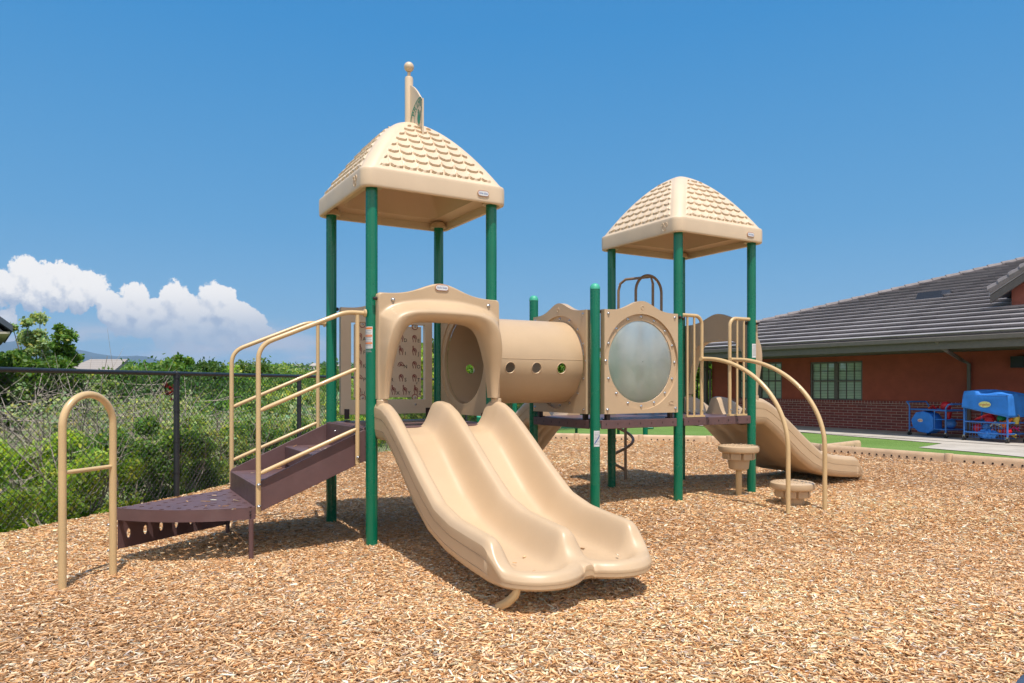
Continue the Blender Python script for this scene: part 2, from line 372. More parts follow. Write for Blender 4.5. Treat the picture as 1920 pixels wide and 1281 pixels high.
# mulch base sheet
bm_poly = [(fence_x(-6)+.02, -6), (fence_x(15.6)+.02, 15.55)]+[(x, y-.04) for x, y in BORD]+[(9.3, -6)]
def fill_sheet(name, poly, zf, m, res=.25, kind='structure'):
    bm = bmesh.new(); vs = [bm.verts.new((x, y, 0)) for x, y in poly]; bm.faces.new(vs)
    xs = [p[0] for p in poly]; ys = [p[1] for p in poly]
    if res:
        for ax, lo, hi in ((0, min(xs), max(xs)), (1, min(ys), max(ys))):
            v = lo+res
            while v < hi:
                co = (v, 0, 0) if ax == 0 else (0, v, 0); no = (1, 0, 0) if ax == 0 else (0, 1, 0)
                bmesh.ops.bisect_plane(bm, geom=bm.verts[:]+bm.edges[:]+bm.faces[:], plane_co=co, plane_no=no); v += res
    for v in bm.verts: v.co.z = float(zf(v.co.x, v.co.y))
    bmesh.ops.recalc_face_normals(bm, faces=bm.faces)
    if sum(f.normal.z for f in bm.faces) < 0: bmesh.ops.reverse_faces(bm, faces=bm.faces)
    me = bpy.data.meshes.new(name); bm.to_mesh(me); bm.free(); me.materials.append(m)
    me.polygons.foreach_set('use_smooth', [True]*len(me.polygons))
    o = bpy.data.objects.new(name, me); sc.collection.objects.link(o); o['kind'] = kind; return o
mm = bpy.data.materials.new('mulch_base'); mm.use_nodes = True; nt = mm.node_tree; b = nt.nodes['Principled BSDF']; b.inputs['Roughness'].default_value = .9
t = nd(nt, 'ShaderNodeTexCoord')
mp = nd(nt, 'ShaderNodeMapping'); mp.inputs['Scale'].default_value = (60, 95, 60); mp.inputs['Rotation'].default_value = (0, 0, .5); L(nt, t.outputs['Object'], mp.inputs[0])
wv = nd(nt, 'ShaderNodeTexNoise'); wv.inputs['Scale'].default_value = 3; L(nt, t.outputs['Object'], wv.inputs['Vector'])
vo = nd(nt, 'ShaderNodeTexVoronoi'); vo.inputs['Scale'].default_value = 1; L(nt, mp.outputs[0], vo.inputs['Vector'])
vr = nd(nt, 'ShaderNodeValToRGB'); L(nt, vo.outputs['Color'], vr.inputs[0])
els = vr.color_ramp.elements; els[0].color = (.17, .09, .04, 1); els[1].color = (.70, .52, .34, 1)
for p_, c_ in ((.3, (.36, .21, .10)), (.6, (.50, .31, .16)), (.85, (.62, .42, .24))):
    e = els.new(p_); e.color = (*c_, 1)
L(nt, vr.outputs[0], b.inputs['Base Color'])
bp = nd(nt, 'ShaderNodeBump'); bp.inputs['Strength'].default_value = .8; bp.inputs['Distance'].default_value = .01; L(nt, vo.outputs['Distance'], bp.inputs['Height']); L(nt, bp.outputs[0], b.inputs['Normal'])
fill_sheet('mulch_bed', bm_poly, lambda x, y: ground_z(x, y)-.012, mm)

def make_chips():
    # density falls with distance while the chips stay the same size nearby
    out = []
    for (z0, z1, n, wx) in ((1.2, 3.6, 62000, .80), (3.6, 5.2, 95000, .74), (5.2, 7.5, 125000, .74), (7.5, 11, 115000, .74), (11, 15.6, 80000, .72)):
        y = np.sqrt(rng.uniform(z0**2, z1**2, n)); x = rng.uniform(-1, 1, n)*y*wx+rng.normal(0, .3, n)*(z0 < 3); out.append((x, y))
    n = 330000; xf = rng.uniform(-5.5, 9.3, n); yf = rng.uniform(-3, 13, n); k = (np.abs(xf) > yf*.70) | (yf < 1.3); out.append((xf[k], yf[k]))
    x = np.concatenate([o[0] for o in out]); y = np.concatenate([o[1] for o in out])
    k = inside_bed(x, y); x = x[k]; y = y[k]; n = len(x)
    z = ground_z(x, y)+rng.uniform(-.009, .009, n)
    far = np.clip((y-5)/9, 0, 1)
    ln = rng.gamma(4, .0070, n)*(.92+.25*far)+.007; wd = rng.gamma(4, .0017, n)*(.95+.7*far)+.0025; thk = rng.uniform(.0015, .005, n)
    ang = rng.vonmises(.35, .7, n); ang = np.where(rng.random(n) < .3, rng.uniform(-3.14, 3.14, n), ang)
    pit = rng.normal(0, .15, n); rol = rng.normal(0, .27, n)
    ca, sa_ = np.cos(ang), np.sin(ang)
    ax = np.stack([ca*np.cos(pit), sa_*np.cos(pit), np.sin(pit)], 1)
    sx = np.stack([-sa_, ca, np.zeros(n)], 1); up = np.cross(ax, sx)
    bx_ = sx*np.cos(rol)[:, None]+up*np.sin(rol)[:, None]; nn = np.cross(ax, bx_)
    C = np.stack([x, y, z], 1); V = np.zeros((n, 8, 3))
    tap = rng.uniform(.25, 1, n); tap2 = rng.uniform(.4, 1, n); sk = rng.uniform(-.4, .4, n)
    i = 0
    for s3 in (-1, 1):
        for s1 in (-1, 1):
            for s2 in (-1, 1):
                w = wd*(tap if s1 > 0 else tap2)
                V[:, i] = C+ax*(s1*ln/2+s2*sk*wd)[:, None]+bx_*(s2*w/2)[:, None]+nn*(s3*thk/2)[:, None]; i += 1
    # a few chips kicked up onto the steps and the slide run-outs
    spots = []
    for (a0, a1, b0, b1, zz, q) in ((-1.2, -.85, .05, .8, .356, 9), (-.78, -.42, .1, .9, .499, 9), (-.36, -.08, .1, .9, .680, 12), (.15, .9, -1.9, -1.5, .185, 7)):
        for _ in range(q): spots.append((rng.uniform(a0, a1), rng.uniform(b0, b1), zz))
    for k_, (a, b_, zz) in enumerate(spots):
        w_ = W(a, b_, zz+.004); V[k_] += np.array(w_)-C[k_]; 
    base = (np.arange(n)*8)[:, None, None]
    q = np.array([(4, 6, 7, 5), (0, 1, 5, 4), (2, 6, 7, 3), (0, 4, 6, 2), (1, 3, 7, 5)])[None]
    Fq = (base+q).reshape(-1, 4)
    pal = np.array([(.80, .52, .28), (.76, .46, .22), (.85, .60, .36), (.62, .35, .15), (.88, .70, .47), (.68, .51, .36), (.40, .23, .11), (.60, .52, .45), (.92, .84, .68)])
    pr = np.array([.23, .16, .20, .08, .15, .06, .03, .04, .05])
    # gentle patchiness in the mix across the bed
    pick = rng.choice(len(pal), n, p=pr/pr.sum()); c = pal[pick]*rng.uniform(.82, 1.15, n)[:, None]
    patch = 1+.07*np.sin(x*.9+1.2*np.sin(y*.7))+.05*np.sin(y*1.9+x*.6); c *= patch[:, None]*np.array([1.07, .995, .95])
    c = np.clip(c, 0, .93)
    o = mesh_np('wood_chips', V.reshape(-1, 3), Fq, CHIP, np.repeat(c, 5, 0)); o['kind'] = 'stuff'; o['label'] = 'loose tan wood chips covering the playground bed'
make_chips()

# turf, concrete path, concrete pad
tm = bpy.data.materials.new('turf'); tm.use_nodes = True; nt = tm.node_tree; b = nt.nodes['Principled BSDF']; b.inputs['Roughness'].default_value = .85; b.inputs['Specular IOR Level'].default_value = .2
t = nd(nt, 'ShaderNodeTexCoord')
c = mixc(nt, maprange(nt, noise(nt, t.outputs['Object'], 45, 5, .8), .35, .68), (.085, .175, .035), (.20, .31, .07))
c = mixc(nt, maprange(nt, noise(nt, t.outputs['Object'], .5), .35, .65, 0, .45), c, (.21, .33, .09))
c = mixc(nt, maprange(nt, noise(nt, t.outputs['Object'], 22, 2, .9), .69, .74, 0, .8), c, (.55, .45, .25))
L(nt, c, b.inputs['Base Color']); bp = nd(nt, 'ShaderNodeBump'); bp.inputs['Strength'].default_value = .7; bp.inputs['Distance'].default_value = .02
L(nt, noise(nt, t.outputs['Object'], 130, 2), bp.inputs['Height']); L(nt, bp.outputs[0], b.inputs['Normal'])
WN = np.array([-.847, -.531]); WD = np.array([.531, -.847]); WP = np.array([9.1, 23.7])       # wall: outward normal, direction to the right, a point
def wall_pt(s, off=0.0): p = WP+WD*s+WN*off; return (float(p[0]), float(p[1]))
GZ = -.15
def sx(x, y, z=GZ):
    Z = (H-z)*F/(y-YH); return ((x-CX)/F*Z, Z)
turf_poly = [(-2.2, 15.7)]+[(x+.03, y+.05) for x, y in BORD[0:]]+[(10.5, 5.4), (18, 6), wall_pt(16, .3), wall_pt(-6, .3), (3, 31), (-2.5, 27)]
fill_sheet('lawn', turf_poly, lambda x, y: GZ, tm, res=0)
cm = bpy.data.materials.new('concrete'); cm.use_nodes = True; nt = cm.node_tree; b = nt.nodes['Principled BSDF']; b.inputs['Roughness'].default_value = .85
t = nd(nt, 'ShaderNodeTexCoord'); c = mixc(nt, maprange(nt, noise(nt, t.outputs['Object'], 1.5, 8, .7), .3, .7), (.40, .355, .305), (.52, .47, .41))
c = mixc(nt, maprange(nt, noise(nt, t.outputs['Object'], 40, 4, .8), .62, .75, 0, .5), c, (.22, .19, .16)); L(nt, c, b.inputs['Base Color'])
path_off = 2.75
fill_sheet('path', [wall_pt(-4.5, path_off), wall_pt(16, path_off), wall_pt(16, .0), wall_pt(-4.5, .0)], lambda x, y: GZ+.02, cm, res=0)
pad = [sx(1722, 840), sx(1745, 836.5), sx(1767, 832.5), wall_pt(2.6, path_off-.01), wall_pt(14, path_off-.01), (13.4, 8.8), sx(2030, 876), sx(1920, 858), sx(1820, 848)]
fill_sheet('concrete_pad', pad, lambda x, y: GZ+.012, cm, res=0)

# ------------------------------------------------------------------ plastic border timbers
def curb(p0, p1, label):
    a = np.array(p0); b_ = np.array(p1); d = b_-a; ln = float(np.hypot(*d)); ang = math.atan2(d[1], d[0])
    root = empty('border_timber', (p0[0], p0[1], 0), ang, label, 'border', 'tan plastic border timbers round the wood chips')
    top = .20; th_ = .11
    prof = [(-th_/2, -.2), (-th_/2, top-.05), (-th_/2+.015, top-.012), (-.025, top), (.025, top), (th_/2-.012, top-.012), (th_/2, top-.05), (th_/2, -.2)]
    m = MB(); n = len(prof); vs = [(x, p, q) for x in (.055, ln+.02) for p, q in prof]
    m.add(vs, [tuple(range(n))[::-1], tuple(range(n, 2*n))]+[(i, (i+1) % n, (i+1) % n+n, i+n) for i in range(n)])
    m.build('timber_body', CURB, root, bevel=.012)
    e = MB(); e.lathe([(.068, -.2), (.068, top-.03), (.055, top+.004), (.0001, top+.006)], 16, (0.0, 0, 0)); e.build('hinge_end', CURB, root)
    g_ = MB(); k = 0; x = .22
    while x < ln-.16:
        g_.tube([(x, -th_/2-.004, top-.085), (x, -th_/2+.02, top-.085)], .014, 10, 1)
        y0 = -th_/2-.012
        g_.add([(x+.02, y0+.004, top-.09), (x+.045, y0+.004, top-.09), (x+.12, y0-.012, top-.26), (x+.07, y0-.012, top-.26), (x+.02, y0+.02, top-.09), (x+.045, y0+.02, top-.09), (x+.12, y0+.02, top-.26), (x+.07, y0+.02, top-.26)],
               [(0, 3, 2, 1), (0, 1, 5, 4), (1, 2, 6, 5), (3, 0, 4, 7), (2, 3, 7, 6)], 0)
        x += .115
    g_.build('rib_row', [CURB, DKBR], root)
    return root
lbls = ['border timber far left behind the structure, under the tunnel', 'second border timber behind the left tower, next to the lawn', 'border timber behind the spiral climber and its green post', 'border timber on the lawn edge right of the spiral climber',
        'border timber passing behind the two step pods', 'border timber hidden mostly behind the right double slide', 'border timber starting at the foot of the right slide, by the lawn', 'border timber in front of the concrete pad, right of the joint', 'border timber leaving the picture on the right', 'border timber outside the right edge nearer the camera', 'nearest border timber outside the right edge']
for (p0, p1, l) in zip(BORD[:-1], BORD[1:], lbls): curb(p0, p1, l)
curb((5.13, 11.9), (6.1, 12.75), 'short border timber branching onto the lawn beyond the right slide')

# ------------------------------------------------------------------ the play structure
D1, D2 = 2.0375, 3.0173
PLAY = empty('play_structure', (O2[0], O2[1], 0), TH, 'large tan and green playground structure: two roofed towers, tunnel and slides', 'play structure')
PR = .0437; TOPZ = 2.62; DECK = .863
POST = dict(P1=(0, 0), P3=(1, 0), P2=(0, 1), P4=(1, 1), R1=(D1, 0), R2=(D1, 1), Q1=(D2, 0), Q2=(D2, 1), Q3=(D2+1, 0), Q4=(D2+1, 1))
posto = {}
for k, (a, b_) in POST.items():
    m = MB(); top = TOPZ if k[0] != 'R' else 2.0124
    m.tube([(a, b_, -.35), (a, b_, top)], PR, 28); posto[k] = m.build('post', GREEN, PLAY)
    if k[0] == 'R':
        c = MB(); c.lathe([(PR+.002, top-.002), (PR+.002, top+.006), (PR*.93, top+.028), (PR*.7, top+.042), (PR*.35, top+.049), (.001, top+.051)], 24, (a, b_, 0)); c.build('post_cap', CAP, posto[k])

def sticker(post, zc, h, w_deg, az, kind):
    a0, b0 = POST[post]; m = MB(); n = 10; r = PR+.0012
    def patch(z0, z1, f0, f1, mi, rr):
        vs = []; 
        for i in range(n+1):
            t_ = R(az+(f0+(f1-f0)*i/n-.5)*w_deg); vs += [(a0+rr*math.cos(t_), b0+rr*math.sin(t_), z0), (a0+rr*math.cos(t_), b0+rr*math.sin(t_), z1)]
        m.add(vs, [(2*i, 2*i+2, 2*i+3, 2*i+1) for i in range(n)], mi)
    patch(zc-h/2, zc+h/2, 0, 1, 0, r)
    if kind == 'warn':
        for q in (.02, .36, .70):
            z = zc+h/2-q*h; patch(z-.016, z-.002, .04, .96, 1, r+.0006)
            for j in range(5): patch(z-.028-j*.0115, z-.024-j*.0115, .08, .9-.1*random.random(), 2, r+.0006)
    else:
        for j in range(9): patch(zc+h/2-.02-j*.0125, zc+h/2-.016-j*.0125, .12, .88-.15*random.random(), 2, r+.0006)
    o = m.build('warning_sticker', [WHITE, ORANGE, INK, BLUEINK], posto[post], fix=False)
    if kind == 'age':
        s = MB(); tv = []
        for i in range(9):
            t_ = R(az+(i/8-.5)*w_deg*.85); zz = zc-.045+.075*i/8
            tv += [(a0+(r+.001)*math.cos(t_), b0+(r+.001)*math.sin(t_), zz-.006), (a0+(r+.001)*math.cos(t_), b0+(r+.001)*math.sin(t_), zz+.006)]
        s.add(tv, [(2*i, 2*i+2, 2*i+3, 2*i+1) for i in range(8)]); s.build('pen_stroke', BLUEINK, posto[post], fix=False)
sticker('P1', 1.518, .158, 88, -145, 'warn')     # azimuths in the structure's own axes
sticker('R1', .706, .138, 78, -100, 'age')
sticker('Q3', 1.52, .14, 70, -95, 'age2')
# drill marks and scuffs on the shaded post
sp = MB()
for z in (.34, .58, .80): sp.cut(); sp.ball((D2+.036, 1-.02, z), .012, 8)
sp.build('paint_spot', CAP, posto['Q2'])

# ---- roofs
def make_roof():
    N, M = 800, 150; half = .597; rimz0, rimz1, apex = 2.602, 2.749, .585
    def ring(hw, rc, phi):
        # rounded square of half width hw and corner radius rc, param phi in [0,1)
        L1 = 2*(hw-rc); La = math.pi/2*rc; per = 4*(L1+La); d = (phi*per+L1/2) % per
        x = np.zeros_like(d); y = np.zeros_like(d); k = np.floor(d/(L1+La)).astype(int); e = d-k*(L1+La)
        st = e < L1; t_ = np.where(st, e-L1/2, 0); lx = np.where(st, t_, hw-rc+rc*np.sin((e-L1)/max(rc, 1e-6))); ly = np.where(st, -hw, -(hw-rc)-rc*np.cos((e-L1)/max(rc, 1e-6)))
        for kk, (cx, cy) in enumerate(((1, 0), (0, 1), (-1, 0), (0, -1))):
            s = k == kk; x[s] = lx[s]*cx-ly[s]*cy; y[s] = lx[s]*cy+ly[s]*cx
        return x, y
    phi = np.arange(N)/N; rows = []; fr = []
    for i in range(M+1):
        t_ = i/M; hw = half*(1-t_)*.975+.001; rc = min(.085*(1-.25*t_), hw*.96); x, y = ring(hw, rc, phi)
        r = np.clip(hw/half, 0, .975); z = rimz1+.002+apex*(1-(r/.975)**1.68); rows.append(np.stack([x, y, np.full(N, z)], -1))
    G = np.array(rows)
    dT = np.gradient(G, axis=0); dP = np.roll(G, -1, 1)-np.roll(G, 1, 1); Nn = np.cross(dP, dT); Nn /= np.linalg.norm(Nn, axis=-1, keepdims=True)+1e-9
    s_ = np.concatenate([[0], np.cumsum(np.linalg.norm(np.diff(G[:, 0], axis=0), axis=1))])   # slope distance
    across = np.where(np.abs(G[..., 0]) < np.abs(G[..., 1]), G[..., 0], G[..., 1]); hwm = np.maximum(np.abs(G[..., 0]), np.abs(G[..., 1]))
    S = s_[:, None]; cell, rowh = .108, .083
    edge = hwm*(1)-.082-.022; inpan = (np.abs(across) < edge) & (S > .022) & (S < .63)
    col = np.floor(across/cell+.5); fx = across/cell+.5-col; lip = .036*(1-np.abs(2*fx-1)**2.4)**.6   # scallop droops in mid cell
    q = (S-.028+lip-.036)/rowh; row = np.floor(q); fy = q-row
    D = np.where(inpan, -.004+.017*(1-fy)**.8*np.clip((1-np.abs(2*fx-1))*7, .45, 1), 0)
    D = np.where(inpan & (row < 0), -.006, D); D = np.where(inpan & (np.minimum(fx, 1-fx) < .055) & (fy < .6), -.002, D)
    bord = np.clip(np.minimum(edge-np.abs(across), np.minimum(S-.022, .63-S))/.010, 0, 1); D = D*bord
    G2 = G+Nn*D[..., None]
    cen = np.array([.5, .5, 0])
    m = MB(); rim = []
    for hw, z in ((half-.03, rimz0+.004), (half-.010, rimz0), (half-.003, rimz0+.003), (half, rimz0+.010), (half+.001, rimz0+.020), (half+.002, rimz0+.05), (half+.002, rimz1-.03), (half+.001, rimz1-.014), (half-.001, rimz1-.006), (half-.005, rimz1-.001), (half-.010, rimz1+.001)):
        x, y = ring(hw, .085, phi); rim.append(np.stack([x, y, np.full(N, z)], -1))
    m.grid(np.concatenate([np.array(rim), G2])+cen, wrap=True)
    o = m.build('roof', TANF, None, smooth=60, fix=False)
    # inner shell
    inn = MB(); rr = []
    for hw, z in ((half-.03, rimz0+.004), (half-.045, rimz0+.02), (half-.05, rimz0+.06), (half-.09, rimz0+.075), (half-.16, rimz0+.08), (half-.19, rimz0+.14), (.30, 2.94), (.15, 3.10), (.02, 3.17)):
        x, y = ring(hw, min(.08, hw*.9), phi[::8]); rr.append(np.stack([x, y, np.full(len(x), z)], -1))
    inn.grid(np.array(rr)+cen, wrap=True, flip=True); io = inn.build('roof_lining', TAN, o, smooth=50, fix=False)
    for (a, b_) in ((0, 0), (1, 0), (0, 1), (1, 1)):
        k = MB(); k.lathe([(.075, 2.615), (.075, 2.635), (.06, 2.665)], 16, (a, b_, 0)); k.build('post_socket', TAN, o)
    # badge on the rim: oval label
    badge(o, (.872, .5-half-.0052, 2.668), (1, 0, 0), (0, 0, 1), .105, .05)
    em = MB()   # moulded emblem on the left side rim, rings in relief
    for (c0, c1, r) in ((.085, 2.655, .022), (.06, 2.69, .020), (.105, 2.695, .014)):
        em.tube([(.5-half-.004, c0+r*math.cos(t_), c1+r*math.sin(t_)) for t_ in np.linspace(0, 2*math.pi, 20)], .0028, 6)
    em.build('moulded_emblem', TANF, o)
    return o
def badge(parent, c, right, up, w, h):
    def oval(w_, h_):
        r = h_/2; pts = []
        for s in (1, -1):
            for i in range(9):
                t_ = math.pi*(i/8-.5); pts.append((s*(w_/2-r+r*math.cos(t_)), s*r*math.sin(t_)))
        return pts
    M = face_M(c, right, up); m = MB()
    m.prism(oval(w, h), -.003, .003, 'z', 0, M); m.build('badge_rim', TAN, parent)
    m = MB(); m.prism(oval(w*.93, h*.86), .0032, .0042, 'z', 0, M); m.prism(oval(w*.88, h*.74), .0044, .0052, 'z', 1, M)
    v, f = text_geo('little tikes', h*.42); v = v.copy(); v[:, 0] *= .9; v[:, 2] = .006; m.add(v, f, 2, M)
    m.build('badge', [LBLRED, WHITE, BLUEINK], parent, fix=False)
roofA = make_roof(); roofA.parent = PLAY
roofB = copy_tree(roofA, PLAY); roofB.location = (D2, 0, 0)
roofA['label'] = 'tan shingled roof of the left tower, carrying the pole and flag'; roofB['label'] = 'tan shingled roof of the right tower'
# flag pole and flag, parts of the structure
fp = MB(); fp.lathe([(.034, 3.29), (.034, 3.70), (.030, 3.715), (.014, 3.722), (.013, 3.755)], 24, (.5, .5, 0)); fpo = fp.build('flag_pole', TANF, PLAY)
fb = MB(); fb.ball((.5, .5, 3.80), .041, 24); fb.build('ball_finial', TANF, fpo)
def flag_pos(s, z):    # s: distance from the pole towards -b
    return (.5+.26*s-.95*s*s, .5-.025-s*.93, z)
def flag_top(s): return 3.645-.20*sst(-.03, .30, s)-.02*s
FW = .30
fl = MB(); A = []
for side in (-.007, .007):
    A.append([[tuple(np.array(flag_pos(FW*i/30, 3.14+(flag_top(FW*i/30)-3.14)*j/12))+(side, 0, 0)) for j in range(13)] for i in range(31)])
fl.grid(np.array(A[0])); fl.grid(np.array(A[1]), flip=True)
A = np.array(A)
for sl in (A[:, 0], A[:, -1], A[:, :, 0], A[:, :, -1]): fl.grid(sl)
flo = fl.build('flag', TANF, PLAY, smooth=50)
lg = MB(); CZ, CS, RR_ = 3.325, .175, .150
def onflag(p, q):      # p right (away from pole), q up relative to the logo's centre
    a, b_, z = flag_pos(CS+p, CZ+q); return (a-.0095, b_, z)
def stroke(pts, w):
    pts = [np.array(p) for p in pts]
    for p, q in zip(pts[:-1], pts[1:]):
        d = q-p; n = np.array([-d[1], d[0]])/(np.hypot(*d)+1e-9)*w/2
        lg.add([onflag(*(p-n)), onflag(*(q-n)), onflag(*(q+n)), onflag(*(p+n))], [(0, 1, 2, 3)])
cir = lambda r, a0=0, a1=360, n=48: [(r*math.cos(R(a0+(a1-a0)*i/n)), r*1.03*math.sin(R(a0+(a1-a0)*i/n))) for i in range(n+1)]
stroke(cir(RR_), .009); stroke(cir(RR_*.62), .004)
for i, ch in enumerate("PRIMROSE"):
    ang = 152-i*20.0; v, f = text_geo(ch, .072); rc = RR_*.80; t_ = R(ang-90)
    pts = [(v_[0]*math.cos(t_)-v_[1]*math.sin(t_)+rc*math.cos(R(ang)), v_[0]*math.sin(t_)+v_[1]*math.cos(t_)+rc*math.sin(R(ang))) for v_ in v]
    lg.add([onflag(*p) for p in pts], f)
roost = [(-.012, -.06), (-.03, -.03), (-.038, .0), (-.03, .02), (-.022, .035), (-.034, .045), (-.024, .052), (-.026, .066), (-.014, .07), (-.006, .062), (-.004, .045), (.002, .02), (.010, .0), (.014, .02), (.022, .04), (.034, .046), (.044, .03), (.048, 0), (.042, -.03), (.03, -.05), (.01, -.062)]
lg.add([onflag(p, q+.005) for p, q in roost], [tuple(range(len(roost)))])
stroke([(-.004, -.055), (-.006, -.085)], .003); stroke([(.012, -.055), (.014, -.085)], .003)
stroke([(-.095, -.045), (-.05, -.075), (0, -.10), (.06, -.135)], .007); stroke([(-.10, -.03), (-.095, -.045), (-.08, -.03)], .005); stroke([(-.06, -.075), (-.03, -.12)], .004)
lg.build('flag_emblem', LOGOG, flo, fix=False, smooth=0)

# ---- decks
def perf_deck(name, poly, z, th_, holes=(), slots=()):
    m = MB(); m.prism(poly, z-th_, z, 'z'); o = m.build(name, BROWN, PLAY, bevel=.006)
    return o
deckA = MB(); deckA.bx((.0, -.02, .835), (1.0, 1.02, DECK)); deckA.bx((-.02, -.03, DECK-.08), (1.02, -.015, DECK)); deckA.bx((-.02, 1.015, DECK-.08), (1.02, 1.03, DECK))
deckA.bx((-.035, -.0, DECK-.08), (-.02, 1.0, DECK)); deckA.bx((1.02, 0, DECK-.08), (1.035, 1, DECK)); deckA.build('deck', BROWN, PLAY, bevel=.004)
def deckB(a0, a1):
    m = MB(); e = .047
    m.bx((a0-.005, -.018, .833), (a1+.005, 1.018, DECK+.002))
    m.bx((a0+e, -.034, DECK-.076), (a1-e, -.02, DECK)); m.bx((a0+e, 1.02, DECK-.076), (a1-e, 1.034, DECK))
    m.bx((a0-.034, e, DECK-.076), (a0-.02, 1-e, DECK)); m.bx((a1+.02, e, DECK-.076), (a1+.034, 1-e, DECK))
    o = m.build('deck', BROWN, PLAY, bevel=.004)
    h = MB(); k = 0
    for s in np.linspace(.10, .90, 7):
        a = a0+s*(a1-a0); h.cut(); h.bx((a-.004, -.0355, DECK-.045), (a+.004, -.0335, DECK-.027))
        if a0 < 2.1: h.cut(); h.bx((a0-.0355, s-.004, DECK-.045), (a0-.0335, s+.004, DECK-.027))
    h.build('bolt_slot', DKBR, o)
deckB(D1, D2); deckB(D2, D2+1.0)

# ---- panel with moulded wave top and an opening
def wave_top(s):   # s 0..1 over the panel's width
    return 1.838+.100*math.exp(-((s-.5)/.21)**2)-.004*math.sin(math.pi*s)
def panel_outline(a0, a1, z0, n=40):
    pts = [(a0, z0), (a1, z0), (a1, wave_top(1))]
    pts += [(a1+(a0-a1)*i/n, wave_top(1-i/n)) for i in range(1, n)]+[(a0, wave_top(0))]
    return pts
def ray_poly(c, ang, poly):
    dx, dy = math.cos(ang), math.sin(ang); best = None
    for (x0, y0), (x1, y1) in zip(poly, poly[1:]+poly[:1]):
        ex, ey = x1-x0, y1-y0; den = dx*ey-dy*ex
        if abs(den) < 1e-12: continue
        t_ = ((x0-c[0])*ey-(y0-c[1])*ex)/den; u = ((x0-c[0])*dy-(y0-c[1])*dx)/den
        if t_ > 0 and -1e-9 <= u <= 1+1e-9 and (best is None or t_ < best): best = t_
    return (c[0]+dx*best, c[1]+dy*best)
def holed(outer, hole, c, d0, d1, put, m, mi=0):
    """slab between outer polygon and hole polygon, both star-shaped round c; put(p,q,d)->xyz"""
    angs = sorted(set([round(math.atan2(y-c[1], x-c[0]), 6) for x, y in outer]+[round(math.atan2(y-c[1], x-c[0]), 6) for x, y in hole]+[round(-math.pi+2*math.pi*i/72+.01, 6) for i in range(72)]))
    O_ = [ray_poly(c, a, outer) for a in angs]; I_ = [ray_poly(c, a, hole) for a in angs]; n = len(angs)
    vs = [put(*p, d0) for p in O_]+[put(*p, d0) for p in I_]+[put(*p, d1) for p in O_]+[put(*p, d1) for p in I_]; fs = []
    for i in range(n):
        j = (i+1) % n; fs += [(i, j, n+j, n+i), (2*n+i, 3*n+i, 3*n+j, 2*n+j), (i, 2*n+i, 2*n+j, j), (n+i, n+j, 3*n+j, 3*n+i)]
    m.add(vs, fs, mi)
def circ(c, r, n=64): return [(c[0]+r*math.cos(2*math.pi*i/n), c[1]+r*math.sin(2*math.pi*i/n)) for i in range(n)]
_bolt = {}
def place_bolt(M, r, mat_, parent):
    if (r, mat_.name) not in _bolt:
        m = MB(); bolt_geo(m, r); o = m.build('bolt', mat_, parent); _bolt[(r, mat_.name)] = o.data
    else:
        o = bpy.data.objects.new('bolt', _bolt[(r, mat_.name)]); sc.collection.objects.link(o); o.parent = parent
    o.matrix_local = M
def bolt(m, c, nrm, r=.011):
    m.bolts.append((Matrix.Translation(c)@Vector(nrm).to_track_quat('Z', 'Y').to_matrix().to_4x4(), r))
def bolt_geo(m, r):
    M = Matrix.Identity(4)
    m.lathe([(r*1.35, 0), (r*1.35, .002), (r, .003), (r*.95, .007), (r*.6, .011), (.0005, .0125)], 12, (0, 0, 0), 0, M)
PC = (.5, 1.384)
def ring_panel(origin, axis, out, name, hole_r, label=None, seed=0):
    """panel in the plane through origin; axis 'a' runs along +a, 'b' along +b; out = sign of outward normal"""
    def put(p, q, d):
        return (origin[0]+p, origin[1]+d*out, q) if axis == 'a' else (origin[0]+d*out, origin[1]+p, q)
    nrm = (0, out, 0) if axis == 'a' else (out, 0, 0)
    out_l = panel_outline(.068, .932, .918); m = MB()
    holed(out_l, circ(PC, .432), PC, -.022, .036, put, m); o = m.build(name, TAN, PLAY, bevel=.012, bseg=3, label=label)
    r = MB(); holed(circ(PC, .434), circ(PC, hole_r), PC, -.012, .016, put, r); ro = r.build('flange_ring', TAN, o, bevel=.003)
    bt = MB()
    for i in range(16):
        t_ = 2*math.pi*(i)/16; bolt(bt, put(PC[0]+.405*math.cos(t_), PC[1]+.405*math.sin(t_), .016), nrm)
    for (p, q) in ((.10, .955), (.90, .955), (.11, 1.80), (.89, 1.80)): bolt(bt, put(p, q, .036), nrm)
    bt.build('bolt_set', STEEL, o)
    dm = MB(); # dimple and moulded mark
    dm.lathe([(.022, -.001), (.017, .002), (.014, -.004), (.0005, -.006)], 16, (0, 0, 0), 0, Matrix.Translation(put(.5, 1.872, .037))@Vector(nrm).to_track_quat('Z', 'Y').to_matrix().to_4x4(), close=False)
    for s in (1., .7): dm.cut() if s == 1. else None; dm.tube([put(.845+.03*s*math.cos(t_), 1.01+.017*s*math.sin(t_), .037) for t_ in np.linspace(0, 2*math.pi, 20)], .0016, 5)
    dm.tube([put(.81, .985, .037), put(.88, .985, .037)], .0016, 5)
    dm.build('moulded_mark', TAN, o)
    br = MB()
    for p in (.13, .87): br.cut(); br.box(put(p, .90, -.005), (.04, .035, .09)); br.box(put(p, DECK+.006, -.02), (.045, .05, .008))
    br.build('foot_bracket', DKBR, o)
    return o, put
winp, wput = ring_panel((D1-.0, -.012), 'a', -1, 'bubble_window_panel', .372, 'tan panel with the round scuffed window between two green posts')
gl = MB(); rr = [(.376, 0)]+[(.376*math.cos(t_), .03*math.sin(t_)*1.2) for t_ in np.linspace(.05, math.pi/2-.01, 10)]
M_ = face_M(wput(PC[0], PC[1], .004), (1, 0, 0), (0, 0, 1))
gl.lathe(rr, 48, (0, 0, 0), 0, M_, close=False)
